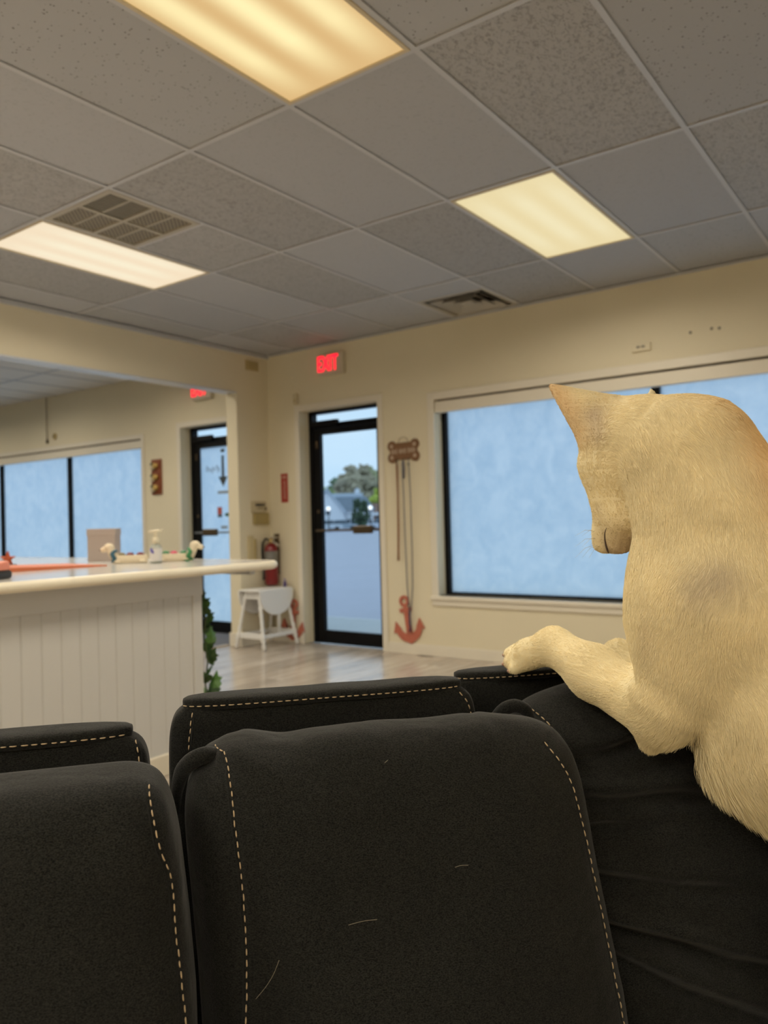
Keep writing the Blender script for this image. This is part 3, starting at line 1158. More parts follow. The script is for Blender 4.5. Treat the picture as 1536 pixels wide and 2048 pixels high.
# anchors: flat painted wooden cutouts leaning on the wall
def anchor(name, label, x, z, s, ang, y=-0.004):
    a = thing(name, label, 'anchor', (x, 0, z), group='red wooden anchors')
    a.rotation_euler = (0, ang, 0)
    a.scale = (s, 1, s)
    m = mat('faded_red_paint', (0.50, 0.145, 0.09), .55, var=.15, vscale=30)
    y0, y1 = y - .012, y
    # ring
    rg = MB()
    n = 20
    for k in range(n):
        a0, a1 = 2 * PI * k / n, 2 * PI * (k + 1) / n
        q = [(r_ * math.cos(t_), .165 + r_ * math.sin(t_)) for r_, t_ in ((.024, a0), (.05, a0), (.05, a1), (.024, a1))]
        rg.prism(q, y0, y1)
    rg.build('ring', m, a)
    MB().prism([(-.02, .12), (.02, .12), (.03, -.12), (-.03, -.12)], y0 - .0005, y1).build('shank', m, a, bevel=.002)
    MB().prism([(-.062, .068), (.062, .068), (.066, .105), (-.066, .105)], y0 - .001, y1).build('stock', m, a, bevel=.003)
    cr = []
    for k in range(13):
        t_ = math.radians(200 + 140 * k / 12)
        cr.append((.145 * math.cos(t_), -.045 + .155 * math.sin(t_)))
    cr[6] = (0, -.215)
    inn = []
    for k in range(13):
        t_ = math.radians(340 - 140 * k / 12)
        inn.append((.098 * math.cos(t_), -.03 + .095 * math.sin(t_)))
    MB().prism(cr + inn, y0, y1).build('arms', m, a, bevel=.002)
    for sx in (-1, 1):
        MB().prism([(sx * .165, -.10), (sx * .128, .0), (sx * .078, -.075)], y0 - .001, y1).build('fluke', m, a, bevel=.002)
    return a


anchor('wooden_anchor', 'red wooden anchor cutout on the wall under the leashes', 0.045, .30, 1.0, math.radians(-11))
anchor('wooden_anchor', 'red wooden anchor standing behind the white drop-leaf table', -1.30, .228, .95, math.radians(6), y=-.016)

# plaque in the side room
t = thing('wall_plaque', 'reddish wooden plaque with three gold ornaments in the side room', 'plaque', (-3.352, 0, 1.74))
MB().box(-.085, .085, -.02, -.001, -.2, .2).build('board', mat('red_mahogany', (0.23, 0.06, 0.02), .45, var=.2, vscale=12), t, bevel=.004)
M_GOLD = mat('aged_gold', (0.55, 0.36, 0.10), .4, metal=.3)
M_PEARL = mat('pale_shell', (0.50, 0.42, 0.28), .4)
for zz in (.125, -.005, -.125):
    g = MB().ball((.0, -.035, zz), (.045, .022, .035)).build('ornament', M_GOLD, t, smooth=True)
    MB().ball((-.04, -.035, zz - .022), (.038, .02, .03)).build('shell', M_PEARL, g, smooth=True)
    MB().ball((-.065, -.03, zz + .02), (.022, .014, .018)).build('leaf', mat('dark_green', (0.05, 0.07, 0.03), .6), g, smooth=True)

# pull cord and small box in the side room, dome camera
t = thing('pull_cord', 'thin brown cord hanging from the side room ceiling', 'cord', (-5.556, 0, 2.895))
MB().tube([(0, -.02, 0), (.004, -.02, -.2), (-.003, -.02, -.4), (.002, -.02, -.55)], .006, 6).build('cord', mat('brown_cord', (0.20, 0.14, 0.08), .7), t)
MB().lathe([(.004, .03), (.014, .01), (.016, -.02), (.008, -.035)], 10, (.002, -.02, -.57)).build('knob', M_BRONZE, t, smooth=True)
t = thing('wall_button', 'small yellow-brown round button beside the hanging cord', 'button', (-5.40, 0, 2.375))
d_ = MB().lathe([(.045, 0), (.042, .012), (.03, .018)], 16).build('base', M_YEL, t, smooth=True)
d_.matrix_basis = Matrix.Rotation(PI / 2, 4, 'X')
d_ = MB().lathe([(.024, .018), (.022, .026), (.012, .03)], 14).build('button_cap', mat('button_brown', (.32, .22, .1), .4), t, smooth=True)
d_.matrix_basis = Matrix.Rotation(PI / 2, 4, 'X')
t = thing('security_camera', 'black dome camera on the side room ceiling at the frame edge', 'camera', (-5.45, -1.47, 2.90))
MB().lathe([(.085, 0), (.085, -.03), (.07, -.04)], 20).build('base', mat('grey_plastic', (.35, .34, .33), .4), t, smooth=True)
MB().ball((0, 0, -.045), (.062, .062, .055), 16, 10).build('dome', M_RUB, t, smooth=True)

# ------------------------------------------------------------------ fire extinguisher
t = thing('fire_extinguisher', 'red fire extinguisher with a black hose hanging in the corner', 'fire extinguisher', (-1.50, -.10, .572))
M_FRED = mat('extinguisher_red', (0.20, 0.004, 0.008), .3, coat=.4)
MB().lathe([(.052, 0), (.064, .012), (.066, .03), (.066, .34), (.06, .375), (.04, .40), (.022, .41)], 24).build('cylinder', M_FRED, t, smooth=True)
MB().lathe([(.0667, .20), (.0667, .335)], 24).build('label_band', mat('grey_label', (0.20, 0.19, 0.17), .5), t, smooth=True)
MB().lathe([(.02, .405), (.024, .42), (.022, .45), (.012, .46)], 14).build('valve', mat('brass', (.5, .36, .15), .35, metal=.8), t, smooth=True)
MB().box(-.014, .085, -.012, .012, .46, .474).hexa([(.0, -.012, .432), (.10, -.012, .38), (.0, .012, .432), (.10, .012, .38), (.0, -.012, .446), (.104, -.012, .396), (.0, .012, .446), (.104, .012, .396)]).build('handle', mat('pale_steel', (.55, .5, .44), .35, metal=.5), t, bevel=.002)
MB().tube([(0, -.01, .44), (-.05, -.025, .455), (-.085, -.03, .41), (-.092, -.03, .32), (-.085, -.03, .22), (-.078, -.028, .15)], .011, 10).build('hose', M_RUB, t, smooth=True)
MB().tube([(-.078, -.028, .15), (-.074, -.026, .05)], [.012, .017], 10).build('nozzle', M_RUB, t, smooth=True)
MB().box(-.02, .02, .066, .0985, .1, .5).build('wall_bracket', M_BRONZE, t)

# ------------------------------------------------------------------ drop leaf table
TX0, TX1, TY0, TY1, TZ = -1.545, -1.285, -.50, -.045, .557
t = thing('drop_leaf_table', 'small white drop-leaf side table with turned legs in the corner', 'table', ((TX0 + TX1) / 2, (TY0 + TY1) / 2, 0))
hx, hy = (TX1 - TX0) / 2, (TY1 - TY0) / 2
MB().box(-hx, hx, -hy, hy, TZ - .018, TZ).build('tabletop', M_WHITE, t, bevel=.005)
for sx in (1, -1):
    pts = [(-hy, 0)] + [(-hy * math.cos(PI * k / 20), -.235 * math.sin(PI * k / 20) ** .8) for k in range(1, 20)] + [(hy, 0)]
    pl = [(a, TZ - .012 + b) for a, b in pts]
    x0 = sx * (hx + .002)
    MB().prism(pl, x0, x0 + sx * .016, axes='yz').build('drop_leaf', M_WHITE, t, bevel=.003)
# apron
for (ya, yb) in ((-hy + .04, -hy + .058), (hy - .058, hy - .04)):
    MB().box(-hx + .03, hx - .03, ya, yb, TZ - .09, TZ - .018).build('apron', M_WHITE, t, bevel=.003)
for sx in (1, -1):
    for sy in (1, -1):
        top = Vector((sx * (hx - .045), sy * (hy - .055), TZ - .018))
        bot = Vector((sx * (hx + .055), sy * (hy + .0), 0))
        pts, rad = [], []
        prof = [(0, .016), (.12, .017), (.2, .017), (.24, .011), (.28, .019), (.34, .012), (.40, .017), (.46, .012), (.52, .017), (.58, .012), (.64, .018), (.70, .012), (.74, .02), (.84, .02), (.88, .013), (.94, .018), (1.0, .012)]
        for q, r_ in prof:
            pts.append(top.lerp(bot, q))
            rad.append(r_ * 1.15)
        MB().tube(pts, rad, 10).build('leg', M_WHITE, t, smooth=True)
for sx in (1, -1):
    x0 = sx * (hx + .026)
    MB().box(x0 - .011, x0 + .011, -hy + .01, hy - .01, .105, .14).build('stretcher', M_WHITE, t, bevel=.003)
for sy in (1, -1):
    y0 = sy * (hy - .018)
    MB().box(-hx - .02, hx + .02, y0 - .011, y0 + .011, .10, .15).build('stretcher', M_WHITE, t, bevel=.003)
MB().tube([(hx + .005, .03, .13), (hx + .004, .03, TZ - .02)], [.016, .013], 10).build('gate_leg', M_WHITE, t, smooth=True)
t = thing('small_bottle', 'tiny violet bottle standing on the white table by the extinguisher', 'bottle', (-1.35, -.075, TZ))
MB().lathe([(.016, 0), (.018, .008), (.018, .045), (.009, .055)], 12).build('body', mat('violet_plastic', (.10, .07, .2), .35), t, smooth=True)
MB().lathe([(.010, .055), (.010, .075), (.006, .08)], 10).build('cap', mat('lilac_cap', (.35, .3, .45), .4), t, smooth=True)

# ------------------------------------------------------------------ counter
CX1, CY1, CZ = 0.91, -3.075, 0.935
t = thing('reception_counter', 'white beadboard reception counter with a cream rounded top edge', 'counter', (CX1, CY1, 0))
CY0 = -6.2
CXB = 0.30
MB().box(CXB - CX1, -.012, CY0 - CY1, -.002, 0, CZ - .0).build('carcass', M_BEAD, t)
bwid = 0.088
k = 0
y = -.055
bead_me = None
while y > CY0 - CY1 + bwid:
    if bead_me is None:
        pr = [(-.0015, .0), (-bwid + .0065, .0), (-bwid + .0055, -.0018), (-bwid + .0045, -.0018), (-bwid + .0035, -.0004), (-bwid + .0015, -.0004), (-bwid + .0, -.002), (-bwid, -.011), (0, -.011), (0, -.006)]
        m_ = MB()
        vs = [(b_, a_, z_) for z_ in (.1, CZ - .09) for a_, b_ in pr]
        n = len(pr)
        fs = [tuple(range(n)), tuple(reversed(range(n, 2 * n)))] + [(q, q + n, (q + 1) % n + n, (q + 1) % n) for q in range(n)]
        bead_me = m_.add(vs, fs).mesh('beadboard')
        bead_me.materials.append(M_BEAD)
    obj_from('beadboard', bead_me, t, (0, y, 0))
    y -= bwid
MB().box(-.011, .008, -.055, 0, .1, CZ - .09).build('corner_stile', M_BEAD, t, bevel=.003)
MB().box(-.011, .012, CY0 - CY1, 0.004, CZ - .105, CZ).build('top_rail', M_BEAD, t, bevel=.003)
MB().box(-.011, .014, CY0 - CY1, 0.004, 0, .1).build('plinth', mat('cream_plinth', (0.74, 0.67, 0.53), .4), t, bevel=.005)
# worktop with a bullnose front and rounded corner
TX_F, TY_R, TB = 1.0, -2.57, -2.4
out = []
rc = .13
for q in range(9):
    a_ = PI / 2 * q / 8
    out.append((TX_F - rc + rc * math.cos(a_), TY_R - rc + rc * math.sin(a_)))
poly = [(TX_F, CY0)] + out + [(TB, TY_R), (TB, TY_R - .9), (-.9, TY_R - .9), (-.9, CY0)]
inner = [(x_ - .02 if i_ < 1 else x_, y_) for i_, (x_, y_) in enumerate(poly)]
loc = [(a - CX1, b - CY1) for a, b in poly]
o = MB().prism(loc, CZ, CZ + .04, axes='xy').build('worktop', M_COUNTER, t)
path = [(a - CX1, b - CY1, CZ + .0185) for a, b in [(TX_F, CY0)] + out + [(TB, TY_R)]]
MB().tube(path, .0225, 14).build('bullnose_edge', M_NOSING, o, smooth=True)
MB().box(-.3, -.0, .34, .38, CZ - .03, CZ).box(-2.9, -2.84, -.2, .6, 0, CZ).build('support_bracket', M_BEAD, t, bevel=.004)

# ivy on the end of the counter
t = thing('ivy_garland', 'green artificial ivy garland trailing down the end of the counter', 'plant', (CX1 - .06, CY1 + .06, 0))
vine = [(0, .0, .82), (.012, .008, .7), (-.008, .012, .6), (.012, .016, .48), (-.002, .01, .36), (.02, .03, .24), (.0, .04, .12), (.01, .045, .0)]
MB().tube(vine, .004, 6).build('vine', mat('vine_stem', (.06, .075, .02), .7), t)
leaf_pts = [(0, -.45), (.10, -.40), (.30, -.42), (.42, -.15), (.30, .02), (.42, .20), (.18, .25), (0, .62), (-.18, .25), (-.42, .20), (-.30, .02), (-.42, -.15), (-.30, -.42), (-.10, -.40)]


def leaf_mesh(s):
    vs = [(a * s, b * s, -abs(a) * .25 * s + .05 * s * math.sin(b * 4)) for a, b in leaf_pts] + [(0, -.1 * s, .06 * s)]
    n = len(leaf_pts)
    vs2 = [(a, b, c - .0012) for a, b, c in vs]
    fs = [(i_, (i_ + 1) % n, n) for i_ in range(n)]
    fs2 = [(n + 1 + (i_ + 1) % n, n + 1 + i_, n + 1 + n) for i_ in range(n)]
    fs3 = [(i_, n + 1 + i_, n + 1 + (i_ + 1) % n, (i_ + 1) % n) for i_ in range(n)]
    m_ = MB().add(vs + vs2, fs + fs2 + fs3)
    return m_.mesh('leaf')


lm = leaf_mesh(.10)
lm.materials.append(mat('ivy_leaf', (0.055, 0.13, 0.022), .45, objvar=.5, var=.2, vscale=30))
lm2 = leaf_mesh(.10)
lm2.materials.append(mat('ivy_leaf_light', (0.22, 0.38, 0.06), .45, objvar=.3, var=.2, vscale=30))
for q in range(24):
    f_ = q / 23
    i_ = min(int(f_ * 7), 6)
    p = Vector(vine[i_]).lerp(Vector(vine[i_ + 1]), f_ * 7 - i_)
    o = obj_from('leaf', lm2 if (f_ > .62 and q % 2) else lm, t, p + Vector((random.uniform(-.03, .03), random.uniform(.0, .05), random.uniform(-.02, .02))))
    o.rotation_euler = (random.uniform(.6, 1.9), random.uniform(-.6, .6), random.uniform(-1.2, 1.2) + .6)
    s_ = random.uniform(.6, 1.15) * (1.25 if f_ > .6 else .85)
    o.scale = (s_, s_, s_)
o = MB().ball((.0, .035, .22), (.02, .018, .016)).ball((.02, .045, .205), (.016, .016, .014)).ball((-.01, .05, .20), (.016, .016, .014)).build('blossom', mat('pale_pink_blossom', (.7, .5, .45), .6), t, smooth=True)

# ------------------------------------------------------------------ things on the counter
ZT = CZ + .0402
t = thing('soap_bottle', 'clear pump soap bottle with a white and purple label on the counter', 'bottle', (.415, -2.958, ZT))
MB().lathe([(.028, 0), (.033, .006), (.033, .075), (.028, .095), (.014, .108)], 20).build('body', mat('clear_soap', (.40, .42, .36), .15, spec=.6), t, smooth=True)
lb = MB()
lb.tube([(0, 0, .012), (0, 0, .082)], .0338, 20, cap=False)
lb.build('label', mat('white_label', (.72, .69, .66), .4), t, smooth=True)
MB().tube([(.020, -.031, .055), (.014, -.0365, .065), (.006, -.0365, .08)], [.004, .008, .006], 8).build('label_mark', mat('purple_print', (.14, .12, .42), .5), t)
MB().lathe([(.019, .106), (.019, .135), (.012, .142)], 16).build('collar', mat('ivory_plastic', (.76, .68, .5), .4), t, smooth=True)
MB().tube([(0, 0, .14), (0, 0, .17)], .008, 10).build('pump_stem', mat('ivory_plastic', (.76, .68, .5), .4), t, smooth=True)
MB().tube([(-.03, -.024, .172), (.0, 0, .176), (.034, .024, .178)], [.009, .013, .009], 10, flat=.6).build('pump_head', mat('ivory_plastic', (.76, .68, .5), .4), t, smooth=True)

M_PLUSH = mat('cream_plush', (.78, .68, .50), .8, var=.1, vscale=60, bump=.3, bscale=200)


def dog_tray(loc, rotz, label, scarf_mat, flip, extra):
    """a long dachshund-shaped dish with a scarf round its neck"""
    d = thing('dog_dish', label, 'dish', loc, rotz, group='dog-shaped dishes on the counter')
    n = 14
    vs, fs = [], []
    for i_ in range(n + 1):
        x_ = -.1 + .2 * i_ / n
        w_ = .036 * (1 - abs(2 * i_ / n - 1) ** 5 * .5)
        prof = [(-w_ * .75, 0), (-w_, .02), (-w_ * .95, .048), (-w_ * .72, .05), (-w_ * .6, .03), (w_ * .6, .03), (w_ * .72, .05), (w_ * .95, .048), (w_, .02), (w_ * .75, 0)]
        vs += [(x_, a, b) for a, b in prof]
    P = 10
    for i_ in range(n):
        for k in range(P):
            fs.append((i_ * P + k, i_ * P + (k + 1) % P, (i_ + 1) * P + (k + 1) % P, (i_ + 1) * P + k))
    fs += [tuple(range(P)), tuple(reversed(range(n * P, n * P + P)))]
    MB().add(vs, fs).build('body', M_PLUSH, d, smooth=False, bevel=.003)
    s = 1
    MB().tube([(.085, 0, .03), (.105, 0, .065), (.115, 0, .085)], [.03, .026, .024], 12).build('neck', M_PLUSH, d, smooth=True)
    hd = MB().ball((.122, 0, .098), (.032, .027, .026), 14, 10).tube([(.13, 0, .095), (.165, 0, .082), (.172, 0, .08)], [.02, .015, .008], 12).build('head', M_PLUSH, d, smooth=True)
    MB().ball((.112, -.028, .086), (.016, .007, .028)).build('ear', M_PLUSH, hd, smooth=True)
    MB().ball((.112, .028, .086), (.016, .007, .028)).build('ear', M_PLUSH, hd, smooth=True)
    MB().ball((.174, 0, .083), .006).build('nose', M_RUB, hd, smooth=True)
    sc = MB()
    for k in range(16):
        a0 = 2 * PI * k / 16
        sc.ball((.092 + .006 * math.sin(3 * a0), .036 * math.cos(a0), .045 + .03 * math.sin(a0)), (.014, .012, .011), 8, 6)
    sc.prism([(.055, .01), (.11, .012), (.085, -.002)], -.045, -.04).build('scarf', scarf_mat, d, smooth=True)
    for sx in (-.075, .07):
        for sy in (-.03, .03):
            MB().ball((sx, sy, .012), (.02, .012, .012)).build('foot', M_PLUSH, d, smooth=True)
    for (x_, m) in extra:
        MB().ball((x_, 0, .05), (.024, .02, .016)).build('treat', m, d, smooth=True)
    return d


M_GRN = mat('green_ribbon', (.03, .22, .07), .4)
M_TEAL = mat('teal_ribbon', (.02, .11, .17), .4)
M_MAR = mat('maroon_treat', (.20, .04, .05), .5)
M_PNK = mat('pink_treat', (.6, .05, .12), .5)
dog_tray((.385, -2.80, ZT), math.radians(36), 'white dog-shaped dish with a green scarf, beside the soap bottle', M_GRN, 1, [(-.06, M_GRN), (-.01, M_PNK), (.05, M_GRN)])
dog_tray((.245, -3.00, ZT), math.radians(222), 'white dog-shaped dish with a teal scarf, nearest the taupe box', M_TEAL, 1, [(-.06, M_MAR), (-.0, M_MAR), (.05, mat('olive_treat', (.2, .16, .06), .5))])
for o in COL.objects:
    if o.name.startswith('dog_dish'):
        o.scale = (.92, .92, .92)
t = thing('taupe_box', 'plain taupe upright box on the counter behind the dog-shaped dishes', 'box', (-.20, -2.86, ZT), math.radians(36))
MB().box(-.083, .083, -.05, .05, 0, .19).build('body', mat('taupe_card', (.42, .35, .31), .6), t, bevel=.002)
MB().box(-.086, .086, -.053, .053, .155, .196).build('lid', mat('taupe_card_lid', (.44, .37, .33), .6), t, bevel=.002)

t = thing('orange_folder', 'flat orange folder lying on the counter', 'folder', (.1, -3.55, ZT), math.radians(84))
MB().box(-.35, .35, -.22, .22, 0, .004).build('back_cover', mat('orange_card', (.62, .17, .07), .5), t)
MB().hexa([(-.35, -.22, .004), (.35, -.22, .004), (-.35, .22, .004), (.35, .22, .004), (-.35, -.22, .028), (.35, -.22, .006), (-.35, .22, .028), (.35, .22, .006)]).build('front_cover', mat('orange_card', (.62, .17, .07), .5), t, bevel=.001)
t = thing('card_reader', 'coral topped black card reader at the counter edge', 'card reader', (.76, -4.06, ZT), math.radians(30))
MB().box(-.055, .055, -.09, .09, 0, .034).build('base', M_RUB, t, bevel=.01)
MB().hexa([(-.052, -.085, .034), (.052, -.085, .034), (-.052, .085, .034), (.052, .085, .034), (-.046, -.08, .058), (.046, -.08, .058), (-.046, .08, .075), (.046, .08, .075)]).build('top_cover', mat('coral_plastic', (.72, .24, .15), .4), t, bevel=.008)
MB().box(-.035, .035, -.06, .04, .06, .068).build('keypad', M_RUB, t, bevel=.002)
t = thing('starfish', 'small orange starfish ornament on the counter at the picture edge', 'ornament', (-.26, -3.425, ZT))
st = []
for k in range(10):
    a_ = 2 * PI * k / 10 + .3
    r_ = .075 if k % 2 == 0 else .028
    st.append((r_ * .6 * math.cos(a_), r_ * .6 * math.sin(a_) + .032))
o = MB().prism(st, -.012, .012, axes='xz').build('body', mat('burnt_orange', (.42, .075, .02), .5, var=.2, vscale=60), t, bevel=.004)
o.location = (0, 0, .012)
o.rotation_euler = (0, 0, .7)
MB().box(-.04, .04, -.03, .03, 0, .014).build('base', M_RUB, t, bevel=.003)

# ------------------------------------------------------------------ outdoors
M_ASPH = mat('pale_wet_asphalt', (.36, .37, .47), .42, var=.15, vscale=.8, spec=.6)
g_ = struct('ground', MB().box(-260, 260, 0.24, 330, -.35, -.06), M_ASPH)
struct('pavement', MB().box(-14, 14, WT, 1.75, -.06, -.012), mat('pale_concrete', (.52, .54, .56), .8, var=.08, vscale=3), bevel=.01)
struct('kerb', MB().box(-14, 14, 1.75, 1.9, -.06, -.008), mat('kerb_concrete', (.58, .60, .62), .8), bevel=.02)


def far(px, d):
    """a ground point seen at picture column px and d metres ahead of the camera"""
    v = RC @ np.array([(px - 768) / FPX, 1.0, 0.0])
    return Vector((CAM[0] + v[0] * d, CAM[1] + v[1] * d, -.06))


AX = math.degrees(0.628986)
YAW = 0.628986
M_SIDING = mat('white_siding', (.86, .89, .93), .6, stretch=(1, 1, 1))
M_ROOF = mat('slate_roof', (.19, .23, .28), .7, var=.1, vscale=.5)
M_WIN = mat('dark_window', (.05, .07, .09), .2)
p = far(700, 122)
b = thing('white_building', 'white gabled building with a grey roof across the parking lot', 'building', p, YAW + .06)
MB().box(-12, 3.6, 0, 9, 0, 3.3).build('wall', M_SIDING, b)
MB().prism([(-7.5, 0), (-.9, 0), (-.9, 2.7), (-3.5, 6.0), (-7.5, 2.2)], -1.6, 5).build('gable_wall', M_SIDING, b)
MB().prism([(-.6, 2.35), (-3.5, 6.1), (-7.9, 1.9), (-7.9, 2.2), (-3.5, 6.5), (-.45, 2.65)], -2.0, 5).build('gable_roof', mat('pale_fascia', (.55, .62, .7), .6), b)
MB().hexa([(-1.2, -.5, 3.0), (4.0, -.5, 3.0), (-1.2, 5, 3.0), (4.0, 5, 3.0), (-3.0, 3.0, 5.2), (2.6, 3.0, 5.2), (-3.0, 4.0, 5.2), (2.6, 4.0, 5.2)]).build('roof', M_ROOF, b)
MB().box(-3.2, 2.2, 3.0, 3.6, 5.2, 5.75).build('ridge_fascia', mat('pale_fascia', (.55, .62, .7), .6), b)
c_ = MB().box(.9, 1.7, 3.1, 3.7, 5.4, 6.2).build('cupola', M_SIDING, b)
MB().prism([(.8, 6.2), (1.8, 6.2), (1.3, 6.6)], 3.0, 3.8).build('cupola_roof', M_SIDING, c_)
w_ = MB().prism([(-3.75, 2.4), (-3.05, 2.4), (-3.1, 2.9), (-3.4, 3.3), (-3.7, 2.9)], -1.7, -1.55).build('window', M_WIN, b)
MB().box(-3.43, -3.37, -1.74, -1.7, 2.4, 3.25).build('pane_bar', M_SIDING, w_)
for (xa, xb, za, zb) in ((-4.4, -2.6, 1.0, 1.5), (-.6, .7, .6, 1.6), (1.5, 2.6, .6, 1.65)):
    yy = -1.66 if xb < -2.5 else -.06
    w_ = MB().box(xa, xb, yy, yy + .1, za, zb).build('window', M_WIN, b)
    MB().box((xa + xb) / 2 - .05, (xa + xb) / 2 + .05, yy - .03, yy, za, zb).build('pane_bar', M_SIDING, w_)
MB().box(.95, 1.4, -.2, 0, 0, 1.9).build('door', mat('pale_pink_door', (.6, .5, .55), .6), b)
p = far(757, 134)
b = thing('brick_building', 'low brown brick building beyond the white one', 'building', p, YAW + .06)
MB().box(-1.6, 9, 0, 8, 0, 4.3).build('wall', mat('far_brick', (.33, .20, .15), .8, var=.2, vscale=2), b)
MB().box(-1.9, 9.2, -.6, 8.2, 2.2, 2.7).build('awning', M_SIDING, b)
MB().box(-.5, 1.5, -.05, .1, .2, 2.0).build('window', M_WIN, b)


def tree(name, px, d, h, w, label, col, seed, trunk=.2, low=.2, n=190, bs=.115, group='trees behind the parking lot'):
    r = random.Random(seed)
    p = far(px, d)
    t = thing(name, label, 'tree', p, group=group)
    MB().tube([(0, 0, 0), (.02 * h, 0, h * .35), (0, .01 * h, h * .75)], [w * .05 + .12, w * .04 + .1, .05], 8).build('trunk', mat('bark_grey', (.14, .11, .085), .9), t, smooth=True)
    m_ = MB()
    for q in range(n):
        while True:
            a, b_, c = r.uniform(-1, 1), r.uniform(-1, 1), r.uniform(-1, 1)
            if a * a + b_ * b_ + c * c < 1 and a * a + b_ * b_ + c * c > .2:
                break
        cz = h * (low + (1 - low) * .5) + c * h * (1 - low) * .48
        rr = w * bs * r.uniform(.5, 1.15)
        k = len(m_.v)
        m_.ball((a * w * .5, b_ * w * .5, cz), (rr, rr, rr * .8), 7, 5)
        for i_ in range(k, len(m_.v)):
            v = m_.v[i_]
            f_ = 1 + .45 * r.uniform(-1, 1)
            m_.v[i_] = (a * w * .5 + (v[0] - a * w * .5) * f_, b_ * w * .5 + (v[1] - b_ * w * .5) * f_, cz + (v[2] - cz) * f_)
    m_.build('crown', mat('foliage_' + str(seed), col, .9, var=.35, vscale=.35), t)
    return t


tree('tree', 690, 192, 12.6, 9.5, 'dark conifer-like tree top left of the treeline above the white gable', (.17, .23, .14), 1)
tree('tree', 655, 140, 7.4, 3.8, 'pale yellow-green tree behind the white gable, next to the door frame', (.36, .42, .18), 2)
tree('tree', 716, 165, 12.8, 9.0, 'tall bare grey-brown tree, highest of the treeline', (.42, .37, .26), 3, n=240)
tree('tree', 738, 178, 13.2, 9.0, 'dusty olive tree right of the tall bare one', (.36, .37, .20), 4, n=240)
tree('tree', 812, 160, 10.6, 8.0, 'dark olive tree at the right side of the door glass', (.24, .32, .13), 5)
tree('tree', 770, 149, 7.5, 6.0, 'bright yellow-green tree above the brick building', (.46, .54, .10), 6)
tree('tree', 677, 152, 6.6, 5.0, 'low brownish tree behind the roof of the white building', (.36, .33, .17), 8)
tree('tree', 720, 112, 4.6, 2.7, 'dense dark green shrub-like tree in front of the white building', (.08, .12, .07), 7, low=.02, n=160)


def car(px, d, rot, col, label, mname):
    p = far(px, d)
    c = thing('car', label, 'car', p, YAW + rot, group='parked cars')
    body = [(-2.2, .35), (-2.25, .75), (-1.9, .92), (-1.2, .98), (1.0, .98), (1.9, .85), (2.25, .7), (2.2, .35)]
    MB().prism(body, -.85, .85).build('body', mat(mname, col, .3, coat=.5), c, bevel=.08)
    cab = [(-1.5, .97), (-.95, 1.45), (.4, 1.48), (1.15, .97)]
    MB().prism(cab, -.74, .74).build('cabin', mat('car_glass', (.10, .13, .16), .15), c, bevel=.06)
    MB().prism([(-.98, 1.44), (-.9, 1.5), (.35, 1.52), (.43, 1.46)], -.7, .7).build('roof', mat(mname, col, .3, coat=.5), c, bevel=.02)
    for sx in (-1.4, 1.4):
        for sy in (-.8, .8):
            MB().tube([(sx, sy - .1, .33), (sx, sy + .1, .33)], .33, 16).build('wheel', M_RUB, c)
    return c


car(652, 106, .1, (.62, .68, .74), 'white parked car nearest the door hinge side, seen through the glass', 'car_white')
car(684, 108, .0, (.34, .42, .50), 'blue-grey parked car in front of the gable, seen through the glass', 'car_grey')
car(766, 104, .05, (.60, .66, .76), 'pale silver parked car at the edge of the door glass', 'car_silver')
car(733, 118, 1.4, (.50, .46, .50), 'small pinkish parked car beside the dark shrub', 'car_pink')

M_GLOBE = mat('lit_globe', (.9, .9, .9), .4, emit=(1.0, .97, .92), estr=1.4)
for px_, lab in ((657, 'round lit lamp on a post in front of the white gable'), (741, 'round lit lamp on a post beside the dark shrub')):
    p = far(px_, 100)
    l_ = thing('street_lamp', lab, 'street lamp', p, group='parking lot lamps')
    MB().tube([(0, 0, 0), (0, 0, 2.7)], [.09, .06], 10).build('post', M_BLACK, l_)
    MB().ball((0, 0, 2.95), .26, 14, 10).build('globe', M_GLOBE, l_, smooth=True)

# ------------------------------------------------------------------ sofa
SOFA_A = math.radians(48.7)
sofa = thing('reclining_sofa', 'charcoal fabric reclining sofa with tan topstitching, seen from its seats', 'sofa', (2.919, -4.85, 0), SOFA_A)


